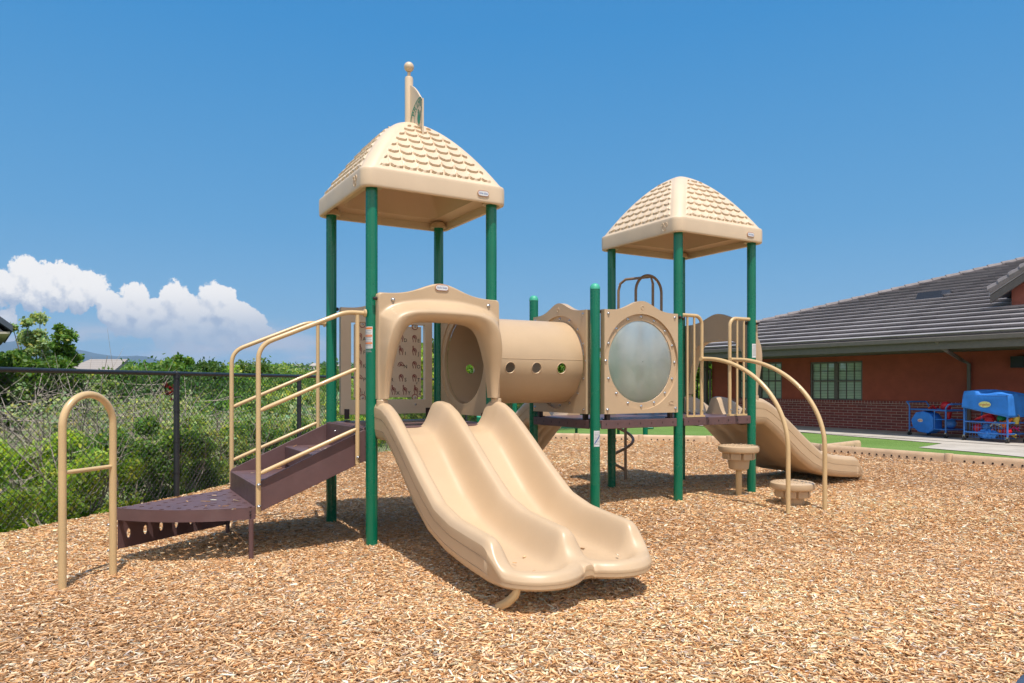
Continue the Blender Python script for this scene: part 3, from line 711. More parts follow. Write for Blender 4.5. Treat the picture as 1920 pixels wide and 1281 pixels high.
gl.build('window_bubble', BUBBLE, winp, smooth=80, fix=False)
tpR, _ = ring_panel((D1-.012, 0), 'b', -1, 'tunnel_panel', .372, 'tan tunnel panel at the right end of the tunnel')
tpL, _ = ring_panel((1.0+.012, 0), 'b', 1, 'tunnel_panel', .372, 'tan tunnel panel at the left end, inside the left tower')
# ---- tunnel: tube with three round holes on both sides
def tunnel():
    m = MB(); r = .374; a0, a1 = 1.03, D1-.03; na, nt_ = 150, 240
    holes = [(1.255, -1), (1.515, -1), (1.775, -1), (1.255, 1), (1.515, 1), (1.775, 1)]; zc = 1.318-PC[1]; hr = .046
    th0 = math.asin(zc/r)
    V = []; idx = {}
    A_ = np.linspace(a0, a1, na); T_ = np.linspace(0, 2*math.pi, nt_, endpoint=False)
    def inh(a, t_):
        for ha, s in holes:
            tt = math.pi-th0 if s < 0 else th0
            tt = (math.pi-math.asin(zc/r)) if s < 0 else math.asin(zc/r)
            dt = (t_-tt+math.pi) % (2*math.pi)-math.pi
            if math.hypot(a-ha, dt*r) < hr: return (ha, tt)
        return None
    P = np.zeros((na, nt_, 2)); flag = np.zeros((na, nt_), bool)
    for i, a in enumerate(A_):
        for j, t_ in enumerate(T_):
            P[i, j] = (a, t_); flag[i, j] = inh(a, t_) is not None
    # snap the nearest outside vertices to the circle
    for i in range(na):
        for j in range(nt_):
            if not flag[i, j]:
                nb = any(flag[(i+di) % na, (j+dj) % nt_] for di in (-1, 0, 1) for dj in (-1, 0, 1))
                if nb:
                    a, t_ = P[i, j]; h_ = min(((ha, (math.pi-math.asin(zc/r)) if s < 0 else math.asin(zc/r)) for ha, s in holes), key=lambda q: math.hypot(a-q[0], (((t_-q[1]+math.pi) % (2*math.pi))-math.pi)*r))
                    dt = ((t_-h_[1]+math.pi) % (2*math.pi))-math.pi; d = math.hypot(a-h_[0], dt*r)
                    P[i, j] = (h_[0]+(a-h_[0])*hr/d, h_[1]+dt*hr/d)
    def pos(a, t_, rr): return (a, .5+rr*math.cos(t_), PC[1]+rr*math.sin(t_))
    for rr, fl_ in ((r, False), (r-.010, True)):
        vs = [pos(*P[i, j], rr) for i in range(na) for j in range(nt_)]
        fs = []
        for i in range(na-1):
            for j in range(nt_):
                k = (j+1) % nt_
                if flag[i, j] or flag[i+1, j] or flag[i, k] or flag[i+1, k]: continue
                q = (i*nt_+j, i*nt_+k, (i+1)*nt_+k, (i+1)*nt_+j); fs.append(q[::-1] if fl_ else q)
        m.add(vs, fs)
    for ha, s in holes:
        tt = (math.pi-math.asin(zc/r)) if s < 0 else math.asin(zc/r)
        g = [[pos(ha+hr*math.cos(t_), tt+hr*math.sin(t_)/r, rr) for t_ in np.linspace(0, 2*math.pi, 32, endpoint=False)] for rr in (r+.002, r-.012)]
        m.grid(g, wrap=True)
        m.tube([pos(ha+(hr+.002)*math.cos(t_), tt+(hr+.002)*math.sin(t_)/r, r+.001) for t_ in np.linspace(0, 2*math.pi, 33)], .0035, 6, caps=False)
    o = m.build('crawl_tunnel', TAN, PLAY, smooth=40, fix=False, label='tan crawl tunnel tube with three round peep holes')
    s = MB()
    for tt in (0.0+.03, math.pi-.03): s.cut(); s.tube([pos(a0, tt, r+.0), pos(a1, tt, r+.0)], .0025, 6)
    s.build('seam', TAN, o)
tunnel()

# ---- sign language panel at the back of the left tower (plane b = 1)
def asl():
    put = lambda p, q, d: (p, 1.0+d, q)
    m = MB(); holed(panel_outline(.075, .925, .918), [(.165, 1.045), (.855, 1.045), (.855, 1.715), (.165, 1.715)], (.51, 1.38), -.026, .026, put, m)
    o = m.build('sign_language_panel', TANF, PLAY, bevel=.012, bseg=3, label='tan panel printed with the finger alphabet at the back of the left tower')
    i_ = MB(); i_.bx((.195, .992, 1.063), (.825, 1.006, 1.700)); io = i_.build('alphabet_board', TANF, o, bevel=.006)
    tb = MB(); bt = MB()
    for p in (.27, .76):
        for q in (1.062, 1.70):
            tb.tube([(p, .989, q), (p, .991, q)], .030, 20, 0); tb.tube([(p, .986, q), (p, .9885, q)], .024, 20, 1); tb.box((p, 1.0, q+(.02 if q > 1.4 else -.02)), (.05, .012, .045), 1); bolt(bt, (p, .986, q), (0, -1, 0), .008)
    tb.build('mount_tab', [REDINK, TANF], o); 
    for p in (.76,): bolt(bt, (p, .972, 1.0), (0, -1, 0), .007)
    bt.build('bolt_set', STEEL, o)
    inkm = MB(); M = lambda p, q: face_M((p, .9905, q), (1, 0, 0), (0, 0, 1))
    rows = ["ABCDE", "FGHIJ", "KLMNO", "PQRST", "UVWXYZ"]
    rnd = random.Random(3)
    def st(pts, w, M_, mi):
        pts = [np.array(p) for p in pts]
        for p, q in zip(pts[:-1], pts[1:]):
            d = q-p; n_ = np.array([-d[1], d[0]])/(np.hypot(*d)+1e-9)*w/2
            inkm.add([(*(p-n_), 0), (*(q-n_), 0), (*(q+n_), 0), (*(p+n_), 0)], [(0, 1, 2, 3)], mi, M_)
    upf = {'A': 0, 'B': 4, 'C': 2, 'D': 1, 'E': 0, 'F': 3, 'G': 1, 'H': 2, 'I': 1, 'J': 1, 'K': 2, 'L': 1, 'M': 0, 'N': 0, 'O': 0, 'P': 2, 'Q': 1, 'R': 2, 'S': 0, 'T': 0, 'U': 2, 'V': 2, 'W': 3, 'X': 1, 'Y': 1, 'Z': 1}
    for ri, rw in enumerate(rows):
        n = len(rw)
        for ci, ch in enumerate(rw):
            p = .255+(.51/(n-1))*ci if n == 5 else .245+.107*ci; q = 1.595-ri*.118
            v, f = text_geo(ch, .046); v = v.copy(); v[:, 0] += .032; v[:, 1] -= .022; inkm.add(v, f, 1, M(p, q))
            w = .0056; mm_ = M(p-.008, q)
            flat = ch in 'NPQGH'
            if flat:
                st([(-.034, -.014), (-.022, .012), (-.004, .020), (.012, .012), (.024, -.006), (.018, -.016), (.004, -.008), (-.008, -.014), (-.024, -.018)], w, mm_, 0); st([(-.02, .0), (-.004, .006), (.006, -.004)], w, mm_, 0); st([(-.012, -.008), (.0, .0)], w, mm_, 0)
            else:
                st([(-.012, -.036), (-.014, -.016), (-.02, .0), (-.018, .016), (-.008, .026), (.006, .026), (.016, .016), (.018, .0), (.012, -.014), (.010, -.036)], w, mm_, 0)
                st([(-.014, .012), (-.002, .016), (.010, .010)], w, mm_, 0); st([(-.012, .002), (.0, .008), (.008, .0), (.0, -.008)], w, mm_, 0); st([(-.006, .022), (-.004, .008)], w, mm_, 0)
                for k in range(upf[ch]):
                    xx = -.012+.009*k+rnd.uniform(-.002, .002); st([(xx-.004, .022), (xx-.006, .046), (xx, .050), (xx+.004, .024)], w*.8, mm_, 0)
    v, f = text_geo('Z', .026); v = v.copy(); inkm.add(v, f, 1, M(.778, 1.19))
    inkm.build('finger_alphabet', [REDINK, BLACKINK], io, fix=False, smooth=0)
    br = MB()
    for p in (.125, .88): br.cut(); br.box((p, .97, .925), (.042, .008, .085)); br.box((p, .955, DECK+.006), (.042, .05, .008))
    br.build('foot_bracket', DKBR, o)
asl()

# ---- slide hood: wave-topped panel with a flared arch
def make_hood():
    m = MB()
    outer = [(.018, 1.072)]+[(.018, 1.072+(1.825-1.072)*i/24) for i in range(1, 25)]+[(.03, wave_top(0)+.006)]
    outer += [(.03+.94*i/56, wave_top(i/56)+.006) for i in range(1, 57)]+[(.982, 1.825)]+[(.982, 1.825-(1.825-1.072)*i/24) for i in range(1, 25)]
    inn_h = [(.095, 1.072), (.105, 1.18), (.120, 1.30), (.150, 1.43), (.185, 1.54), (.225, 1.605), (.29, 1.636), (.40, 1.645), (.5, 1.646)]
    inn_k = inn_h+[(1-a, z) for a, z in inn_h[-2::-1]]
    crs_h = [(.060, 1.072), (.055, 1.18), (.050, 1.32), (.055, 1.46), (.085, 1.585), (.150, 1.665), (.24, 1.697), (.36, 1.705), (.5, 1.706)]
    crs_k = crs_h+[(1-a, z) for a, z in crs_h[-2::-1]]
    def resample(pts, n):
        P_ = np.array(pts); d = np.concatenate([[0], np.cumsum(np.hypot(*np.diff(P_, axis=0).T))]); t_ = np.linspace(0, d[-1], n); return np.stack([np.interp(t_, d, P_[:, 0]), np.interp(t_, d, P_[:, 1])], 1)
    n = 181
    I_ = resample(inn_k, n); F_ = resample(crs_k, n)
    for _ in range(14):
        I_[1:-1] = (I_[:-2]+2*I_[1:-1]+I_[2:])/4; F_[1:-1] = (F_[:-2]+2*F_[1:-1]+F_[2:])/4
    O_ = [None]*n
    for k in range(n):
        if F_[k][1] < 1.50: O_[k] = (.018 if F_[k][0] < .5 else .982, F_[k][1])
    ks = [k for k in range(n) if O_[k] is None]; k0, k1 = ks[0], ks[-1]
    top = resample([(.018, 1.505), (.018, 1.82), (.022, 1.835), (.035, 1.844)]+[(.04+.92*i/60, wave_top((.04+.92*i/60))+.006) for i in range(61)]+[(.965, 1.844), (.978, 1.835), (.982, 1.82), (.982, 1.505)], k1-k0+1)
    for i, k in enumerate(range(k0, k1+1)): O_[k] = tuple(top[i])
    O_ = np.array(O_); rows = []
    rows.append([(O_[k][0], .03, O_[k][1]) for k in range(n)])
    rows.append([(O_[k][0], -.010, O_[k][1]) for k in range(n)])
    rows.append([(O_[k][0]+(.5-O_[k][0])*.008, -.022, O_[k][1]-(.006 if O_[k][1] > 1.7 else 0)) for k in range(n)])
    amps = [.040+.085*float(sst(1.05, 1.60, F_[k][1])) for k in range(n)]
    for s in np.linspace(.04, 1, 26):
        row = []
        for k in range(n):
            span = float(np.hypot(*(O_[k]-F_[k]))); d_in = (1-s)*span; up = min(.115, span*.98); p = O_[k]*(1-s)+F_[k]*s
            w_ = max(0., min(1., 1-d_in/up)); w_ = w_*w_*(3-2*w_); row.append((p[0], -.024-amps[k]*w_, p[1]))
        rows.append(row)
    for ph in np.linspace(.12, math.pi/2, 14):
        row = []
        for k in range(n):
            p = F_[k]+(I_[k]-F_[k])*math.sin(ph)**1.15; row.append((p[0], -.024-amps[k]*math.cos(ph)**.8, p[1]))
        rows.append(row)
    rows.append([(I_[k][0], .03, I_[k][1]) for k in range(n)])
    m.grid(np.array(rows))
    g = np.array(rows)
    for e in (0, -1):     # close the leg feet
        c = g[:, e]; m.add(list(map(tuple, c)), [tuple(range(len(c)))])
    for side in (0, 1):
        pass
    o = m.build('slide_hood', TAN, None, smooth=50, fix=True)
    # back skin so the panel has thickness
    p = MB()
    for k in range(0): pass
    badge(o, (.5, -.0268, 1.908), (1, 0, 0), (0, 0, 1), .112, .052)
    bt = MB(); bolt(bt, (.125, -.025, 1.795), (0, -1, 0)); bolt(bt, (.885, -.025, 1.795), (0, -1, 0)); bt.build('bolt_set', STEEL, o)
    pg = MB()
    for a in (.055, .945): pg.cut(); pg.tube([(a, -.030, 1.03), (a, -.030, 1.08)], .017, 14)
    pg.build('leg_peg', TAN, o)
    bk = MB()
    bk.grid(np.array([[(O_[k][0], .031, O_[k][1]) for k in range(n)], [(I_[k][0], .031, I_[k][1]) for k in range(n)]])); bk.build('hood_back', TAN, o, fix=False)
    br = MB(); br.tube([(-.01, .0, 1.80), (.03, .0, 1.80)], .012, 8); br.build('clamp', DKBR, o)
    return o
hoodA = make_hood(); hoodA.parent = PLAY; hoodA.scale = (1.045, 1, 1); hoodA.location = (-.004, -.072, 0); hoodA['label'] = 'flared tan hood over the front double slide'

# ---- double slide (exits toward -b from the line b = 0)
def make_slide(single=False):
    rim_b = [0, -.05, -.18, -.3, -.45, -.6, -.85, -1.08, -1.3, -1.55, -1.70, -1.745, -1.79, -1.85, -2.2]
    rim_z = [1.040, 1.052, 1.035, .985, .893, .79, .612, .463, .402, .376, .362, .345, .270, .216, .206]
    fl_b = [0, -.06, -.22, -.39, -.56, -.74, -.95, -1.21, -1.45, -1.7, -2.2]
    fl_z = [.852, .850, .812, .705, .566, .424, .302, .226, .190, .168, .158]
    def smooth_tab(b_, z_):
        bb = np.linspace(0, -2.2, 400); zz = np.interp(-bb, -np.array(b_), z_)
        for _ in range(12): zz[1:-1] = (zz[:-2]+2*zz[1:-1]+zz[2:])/4
        return bb, zz
    rb, rz = smooth_tab(rim_b, rim_z); fb_, fz = smooth_tab(fl_b, fl_z)
    Rz = lambda b_: np.interp(-b_, -rb, rz); Fz = lambda b_: np.interp(-b_, -fb_, fz)
    RC = .042; WT = .53 if single else 1.0; w0, w1 = .046, WT-.046; wm = WT/2 if not single else 9.
    def front(cx, hw, n=40):   # half lane front: superellipse from (cx-hw) to (cx+hw)
        t_ = np.linspace(0, math.pi, 500); e = 1.04
        return np.stack([cx-hw*np.sign(np.cos(t_))*np.abs(np.cos(t_))**e, -1.745-.245*np.abs(np.sin(t_))], 1)
    hw = (w1-w0)/4
    if single: fL = front((w0+w1)/2, 2*hw)[:250]; fR = front((w0+w1)/2, 2*hw)[250:]
    else: fL = front((w0+wm)/2, hw); fR = front((wm+w1)/2, hw)
    side = np.linspace(0, -1.745, 120)
    net = [np.stack([np.full(120, w0), side], 1), np.stack([np.full(120, w1), side], 1), fL[::8], fR[::8]]+([] if single else [np.stack([np.full(120, wm), side*1.03], 1)])
    # round the notch between the lanes: pull valley forward
    segs = []
    for l in net:
        for i in range(len(l)-1): segs.append((*l[i], *l[i+1]))
    if not single: segs.append((wm, -1.745, wm, -1.92))
    # outline = crest offset outward by RC; front outline as function of a
    aa = np.linspace(w0-RC, w1+RC, 121)
    fa = np.concatenate([fL, fR]); 
    def bfront(a):
        # circle-swept offset of the fronts
        d = np.abs(fa[:, 0][:, None]-np.atleast_1d(a)[None]); ok = d <= RC
        y = np.where(ok, fa[:, 1][:, None]-np.sqrt(np.maximum(RC**2-d**2, 0)), 0); r = y.min(0); r = np.where(r > -1.68, -1.72, r)
        return r
    bf = bfront(aa); 
    mid = np.exp(-((aa-wm)/.05)**2); bf = bf*(1-mid)+np.minimum(bf, -1.945)*mid if not single else bf
    k_ = np.array([1, 2, 3, 2, 1])/9
    bfp = np.pad(bf, 2, mode='edge'); bf = np.convolve(bfp, k_, 'valid')
    # a-grid and t-grid
    nt_ = 190; T_ = np.linspace(0, 1, nt_)**.98
    A_, Tm = np.meshgrid(aa, T_, indexing='xy'); B_ = Tm*bf[None, :]
    # pull end columns in plan for rounded corners
    S_ = np.array(segs); p = np.stack([A_.ravel(), B_.ravel()], 1)
    best = np.full(len(p), 9.); nb = np.zeros(len(p))
    for (x0, y0, x1, y1) in S_:
        ex, ey = x1-x0, y1-y0; l2 = ex*ex+ey*ey
        if l2 < 1e-12: continue
        t_ = np.clip(((p[:, 0]-x0)*ex+(p[:, 1]-y0)*ey)/l2, 0, 1); qx = x0+t_*ex; qy = y0+t_*ey; d = np.hypot(p[:, 0]-qx, p[:, 1]-qy)
        u = d < best; best[u] = d[u]; nb[u] = qy[u]
    d = best.reshape(A_.shape); nb = nb.reshape(A_.shape)
    # outside of the crest?
    fcre = np.interp(A_, np.concatenate([fL[:, 0], fR[:, 0]])+np.arange(len(fa))*1e-9, fa[:, 1])
    outside = (A_ < w0) | (A_ > w1) | (B_ < fcre)
    crest = Rz(nb); floor_ = Fz(B_)
    circ_ = crest-RC+np.sqrt(np.maximum(RC**2-np.minimum(d, RC)**2, 0))
    g = np.exp(-(np.maximum(d-.020, 0)/.066)**2.1)
    ins = np.maximum(np.minimum(floor_+(crest-floor_)*g, crest), floor_)
    Z_ = np.where(outside, circ_, ins)
    # little blur to melt everything together
    for _ in range(3):
        Zp = np.pad(Z_, 1, mode='edge'); Z2 = (Zp[:-2, 1:-1]+Zp[2:, 1:-1]+Zp[1:-1, :-2]+Zp[1:-1, 2:]+4*Z_)/8; Z2[:, 0] = Z_[:, 0]; Z2[:, -1] = Z_[:, -1]; Z2[-1] = Z_[-1]; Z_ = Z2
    G = np.stack([A_, B_, Z_], -1)
    m = MB(); m.grid(G)
    # skirt: one continuous wall round the outline, with moulded grooves along the sides, down to the belly
    nS, nF = G.shape[0], G.shape[1]
    ring = np.concatenate([G[:, 0], G[-1, 1:-1], G[::-1, -1]])
    tg = np.gradient(ring[:, :2], axis=0); tg /= np.linalg.norm(tg, axis=1, keepdims=True)+1e-9; nr = np.stack([tg[:, 1], -tg[:, 0]], 1)
    if nr[5, 0] > 0: nr = -nr
    for _ in range(30): nr[1:-1] = (nr[:-2]+2*nr[1:-1]+nr[2:])/4
    nr /= np.linalg.norm(nr, axis=1, keepdims=True); nr[:3] = (-1, 0); nr[-3:] = (1, 0)
    by = ring[:, 1]; top_ = ring[:, 2]; bot = np.where(by > -.20, .775, np.minimum(Fz(by)-.042, top_-.03)); fade = sst(-1.84, -1.62, by)
    sk = [ring]
    for fr_, push, gr in ((.10, .002, 0), (.296, .0, 0), (.303, 0, -.004), (.311, 0, -.004), (.320, -.001, 0), (.680, -.003, 0), (.688, -.003, -.004), (.696, -.003, -.004), (.706, -.004, 0), (.85, -.009, 0), (.95, -.020, 0), (1.0, -.040, 0)):
        r = ring.copy(); r[:, 2] = top_+(bot-top_)*fr_; r[:, :2] += nr*(push+gr*fade)[:, None]; sk.append(r)
    sk = np.array(sk); m.grid(sk)
    lo = sk[-1]; lb = lo[:nS]; rb2 = lo[-nS:][::-1]; mid_f = lo[nS-1:nS-1+nF]; be = []
    for s in np.linspace(0, 1, 25):
        r = lb*(1-s)+rb2*s; r[:, 2] -= .010*abs(math.sin(s*math.pi*4)); be.append(r)
    be = np.array(be); m.grid(be, flip=True); be_end = be[:, -1]
    ee = np.stack([np.interp(mid_f[:, 0], be_end[:, 0], be_end[:, k]) for k in range(3)], 1); m.grid(np.array([mid_f, ee]))
    m.grid(np.stack([G[0], np.stack([G[0][:, 0], G[0][:, 1], np.full(len(G[0]), .775)], 1)]))
    bmw = m
    o = bmw.build('slide' if single else 'double_slide', TAN, None, smooth=40, fix=True)
    lp = MB()
    for a in (.048, WT-.048): lp = MB(); lp.lathe([(.040, 1.0), (.040, 1.062), (.036, 1.067), (.0005, 1.068)], 20, (a, -.082, 0)); lp.build('hood_socket', TAN, o)
    lg_ = MB()
    for a in (.10,): lg_.tube([(a-.01, -1.92, .155), (a-.015, -1.90, .10), (a-.03, -1.85, .05), (a-.045, -1.78, .01), (a-.05, -1.73, -.10)], .017, 10, r2=1.5)
    lg_.build('slide_leg', RAIL, o)
    return o
slA = make_slide(); slA.parent = PLAY; slA.scale = (1.05, 1, 1); slA['label'] = 'tan double slide facing the camera from the left tower'
slB = copy_tree(slA, PLAY); slB.location = (D2+1.0, -.02, 0); slB.rotation_euler = (0, 0, R(90)); slB['label'] = 'tan double slide running down to the right toward the building'
hoodB = copy_tree(hoodA, PLAY); hoodB.location = (D2+1.072, -.02, 0); hoodB.rotation_euler = (0, 0, R(90)); hoodB['label'] = 'tan hood over the right double slide'
slC = make_slide(True); slC.parent = PLAY; slC.location = (D1+.57, 1.0, 0); slC.rotation_euler = (0, 0, R(180)); slC['label'] = 'single tan slide behind the tunnel running away to the back left'
hoodC = copy_tree(hoodA, PLAY); hoodC.scale = (.53, 1, 1); hoodC.location = (D1+.57, 1.072, 0); hoodC.rotation_euler = (0, 0, R(180)); hoodC['label'] = 'tan hood over the back slide'

# ---- stairs and landing
st_ = MB()
strg = [(-.815, .30), (-.055, .614), (-.04, .614), (-.04, .845), (-.055, .845), (-.80, .512), (-.815, .49)]
def stringer(b0, b1):
    m = MB(); m.prism(strg, b0, b1, 'y'); return m
stairs = MB()
for (a0, a1, z) in ((-.80, -.385, .494), (-.385, -.04, .675)):
    stairs.bx((a0, .035, z-.03), (a1, .965, z)); stairs.bx((a0-.012, .035, z-.15), (a0+.004, .965, z-.002))
stairs.bx((-.055, .035, .66), (-.04, .965, DECK-.004))
so = stairs.build('staircase', BROWN, PLAY, bevel=.006, label='brown vinyl steps rising to the left tower')
s1 = stringer(.012, .030).build('stringer', BROWN, so, bevel=.003); s2 = stringer(.970, .988).build('stringer', BROWN, so, bevel=.003)
bt = MB()
for p in ((-.055, .2, .80), (-.055, .32, .80), (-.055, .7, .80)): bolt(bt, p, (-1, 0, 0), .008)
bt.build('bolt_set', STEEL, so)
# perforation dots on treads
def handrail(b_, s):
    def fil(p0, p1, p2, r, n=8):
        p0, p1, p2 = map(Vector, (p0, p1, p2)); u = (p0-p1).normalized(); v = (p2-p1).normalized(); a = p1+u*r; c = p1+v*r
        return [tuple((a*(1-t_)**2)+(p1*2*t_*(1-t_))+(c*t_**2)) for t_ in np.linspace(0, 1, n)]
    A0 = (-.800, b_, .31 if b_ < .5 else .40); A1 = (-.800, b_, 1.44); A2 = (-.20, b_, 1.695); A3 = (-.045, b_, 1.695)
    m = MB(); m.tube([A0]+fil(A0, A1, A2, .10)+fil(A1, A2, A3, .06)+[A3], .0165, 14)
    m.tube([(-.112, b_, .60), (-.112, b_, 1.68)], .0155, 14)
    for z0, z1 in ((1.0, 1.29), (.575, .855)): m.tube([(-.79, b_, z0), (-.76, b_, z0+.013), (-.15, b_, z1-.013), (-.118, b_, z1)], [.010, .0145, .0145, .010], 12)
    o = m.build('handrail', RAIL, PLAY, smooth=60)
    q = MB(); q.lathe([(.03, 0), (.03, .01), (.0165, .018)], 14, (0, 0, 0), 0, Matrix.Translation((-.05, b_, 1.695))@Matrix.Rotation(R(-90), 4, 'Y')); q.build('clamp_plate', RAIL, o)
    bt = MB()
    for z in (.355, .50): bolt(bt, (-.800, b_-.016*s, z), (0, -s, 0), .010)
    bolt(bt, (-.112, b_-.015*s, .65), (0, -s, 0), .010); bt.build('bolt_set', STEEL, o)
handrail(-.012, 1); handrail(1.012, -1)
# landing: fan-shaped low step with holes
def landing():
    zt, th_ = .35, .080
    c = np.array([-.815, .985])      # pivot of the fan
    # outline: straight side along the stairs, arc from front corner round to the tip
    E0 = (-.815, 0.0); E1 = (-.815, 1.0); TIP = (-1.62, .43)
    arc = []
    P0, P1_, P2_ = np.array(E0), np.array((-1.30, .02)), np.array(TIP)
    for t_ in np.linspace(0, 1, 24): arc.append(tuple(P0*(1-t_)**2+P1_*2*t_*(1-t_)+P2_*t_**2))
    poly = [E1]+arc[::1]+[(-1.62, .455)]
    # body with real holes: grid cells removed
    m = MB(); n = len(poly); m.add([(x, y, zt-th_) for x, y in poly]+[(x, y, zt-.004) for x, y in poly], [(i, (i+1) % n, (i+1) % n+n, i+n) for i in range(n)])
    bm = bmesh.new(); vs = [bm.verts.new((x, y, zt)) for x, y in poly]; bm.faces.new(vs)
    lo = (-1.64, -.02); st2 = .0095
    x = lo[0]
    while x < -.8: bmesh.ops.bisect_plane(bm, geom=bm.verts[:]+bm.edges[:]+bm.faces[:], plane_co=(x, 0, 0), plane_no=(1, 0, 0)); x += st2
    y = lo[1]
    while y < 1.02: bmesh.ops.bisect_plane(bm, geom=bm.verts[:]+bm.edges[:]+bm.faces[:], plane_co=(0, y, 0), plane_no=(0, 1, 0)); y += st2
    hc = []; sl_ = [(-1.20, .46, 0.16), (-.98, .62, .16), (-1.08, .27, .17)]
    for i in range(-2, 9):
        for j in range(-2, 10):
            h = (-1.58+.105*i+.05*(j % 2), .02+.098*j); hc.append(h)
    hc = [h for h in hc if not any(abs(h[0]-s[0]) < .12 and abs(h[1]-s[1]) < .05 for s in sl_)]
    dele = []
    for f in bm.faces:
        q = f.calc_center_median()
        if any((q.x-h[0])**2+(q.y-h[1])**2 < .0165**2 for h in hc) or any(abs((q.x-s[0])+(q.y-s[1])*.6) < s[2]/2 and abs(q.y-s[1]-(q.x-s[0])*.6) < .010 for s in sl_): dele.append(f)
    bmesh.ops.delete(bm, geom=dele, context='FACES')
    me = bpy.data.meshes.new('landing_step'); bm.to_mesh(me); bm.free(); me.materials.append(BROWN)
    o = bpy.data.objects.new('landing_step', me); sc.collection.objects.link(o); o.parent = PLAY; o['label'] = 'low fan-shaped brown landing step with pierced top'
    sm = o.modifiers.new('t', 'SOLIDIFY'); sm.thickness = .005; sm.offset = 1 if me.polygons[0].normal.z < 0 else -1
    m.build('step_skirt', BROWN, o, bevel=0)
    # pierced side plate under the left back edge, from the tip to the back corner
    M2 = MB(); T = np.array(TIP); B = np.array(E1); d = B-T; ln = np.hypot(*d); d = d/ln; nn = np.array([-d[1], d[0]])
    put = lambda p, q, dd: (T[0]+d[0]*p+nn[0]*dd, T[1]+d[1]*p+nn[1]*dd, q)
    x0 = .0
    for k in range(6):
        xx = x0+.13*k+.02; w_ = .13; hole = [(xx+.065+.016*math.cos(t_), .168+.034*math.sin(t_)) for t_ in np.linspace(0, 2*math.pi, 20, endpoint=False)]
        zlow = .075
        holed([(xx, zlow), (xx+w_, zlow), (xx+w_, zt-.006), (xx, zt-.006)], hole, (xx+.065, .168), -.004, .004, put, M2)
    M2.add([put(0, .075, -.004), put(.02, .075, -.004), put(.02, zt-.006, -.004), put(0, zt-.006, -.004)], [(0, 1, 2, 3)])
    M2.add([put(.80, .075, -.004), put(ln, .075, -.004), put(ln, zt-.006, -.004), put(.80, zt-.006, -.004)], [(0, 1, 2, 3)])
    M2.build('pierced_side_plate', BROWN, o)
    for (a, b_, r) in ((-.845, -.085+.08, .0165), (-.835, .98, .016)):
        k = MB(); k.tube([(a, b_, -.3), (a, b_, zt-th_+.004)], r, 12); k.build('leg', BROWN, o)
    bt = MB()
    for z in (.30, .322): bolt(bt, (-.85, -.004, z), (0, -1, 0), .005)
    bt.build('bolt_set', DKBR, o)
landing()
# hoop grab bar bolted to the landing tip
def hoop():
    a0 = np.array([-1.918, -.162]); a1 = np.array([-1.655, .085]); h = 1.115; n = 20; pts = []; w = np.hypot(*(a1-a0)); r = w/2; c = (a0+a1)/2; d = (a1-a0)/w
    pts = [(a0[0], a0[1], -.3), (a0[0], a0[1], h-r)]+[(c[0]-d[0]*r*math.cos(t_), c[1]-d[1]*r*math.cos(t_), h-r+r*math.sin(t_)) for t_ in np.linspace(0.08, math.pi-.08, n)]+[(a1[0], a1[1], h-r), (a1[0], a1[1], -.3)]
    m = MB(); m.tube(pts, .0215, 18); q0 = a0; q1 = a1; zc = .665
    m.tube([(a0[0]+d[0]*.018, a0[1]+d[1]*.018, zc), (a1[0]-d[0]*.018, a1[1]-d[1]*.018, zc)], .0125, 12)
    o = m.build('hoop_grab_bar', RAIL, PLAY, smooth=60, label='tall tan hoop grab bar at the foot of the landing step')
    bt = MB()
    for z in (.30, .14): bolt(bt, (a1[0]-.022, a1[1], z), (-1, 0, 0), .008)
    bt.build('bolt_set', STEEL, o)
hoop()

# ---- guard rails and the arch climber on the front of the right tower
def arcpts(c, r, a0, a1, e1, e2, n=9):
    return [tuple(Vector(c)+Vector(e1)*r*math.cos(t_)+Vector(e2)*r*math.sin(t_)) for t_ in np.linspace(a0, a1, n)]
def guard(x_post, x_in, lab):
    s = 1 if x_in > x_post else -1; m = MB(); z = 1.838; r = .085; b_ = -.005
    pts = [(x_post, b_, z), (x_in-s*r, b_, z)]+arcpts((x_in-s*r, b_, z-r), r, math.pi/2, 0, (s, 0, 0), (0, 0, 1))+[(x_in, b_, .885)]
    m.tube(pts, .0175, 14)
    for f in (.28, .62): x = x_post+(x_in-x_post)*f; m.tube([(x, b_, .885), (x, b_, z)], .0115, 10)
    m.bx((min(x_post+s*.05, x_in+s*.025), b_-.022, .868), (max(x_post+s*.05, x_in+s*.025), b_+.018, .885))
    o = m.build('guard_rail', RAIL, PLAY, smooth=60, label=lab)
    bt = MB()
    for f in (.28, .62, 1): bolt(bt, (x_post+(x_in-x_post)*f, b_-.018, .93), (0, -1, 0), .006)
    bt.build('bolt_set', STEEL, o)
guard(D2+.04, 3.318, 'left guard rail of the arch climber opening'); guard(D2+.96, 3.700, 'right guard rail of the arch climber opening')
def arch(pts, r=.0195):
    P = np.array(pts, float); n = 60; t = np.linspace(0, 1, len(P)); 
    # Catmull-Rom
    out = []
    for i in range(len(P)-1):
        p0, p1, p2, p3 = P[max(i-1, 0)], P[i], P[i+1], P[min(i+2, len(P)-1)]
        for u in np.linspace(0, 1, 12, endpoint=(i == len(P)-2)):
            out.append(tuple(.5*((2*p1)+(-p0+p2)*u+(2*p0-5*p1+4*p2-p3)*u*u+(-p0+3*p1-3*p2+p3)*u**3)))
    m = MB(); m.tube(out, r, 16); return m
def quarter(a_top, a_foot, b_foot, z0=1.425):
    out = [(a_top-.03, -.04, z0)]; n = 9
    for i in range(n+1):
        t_ = math.pi/2*i/n; out.append((a_top+(a_foot-a_top)*math.sin(t_), -.04+(b_foot+.04)*(math.sin(t_)), .62+(z0-.62)*math.cos(t_)))
    out += [(a_foot, b_foot, .3), (a_foot, b_foot, -.25)]
    return out
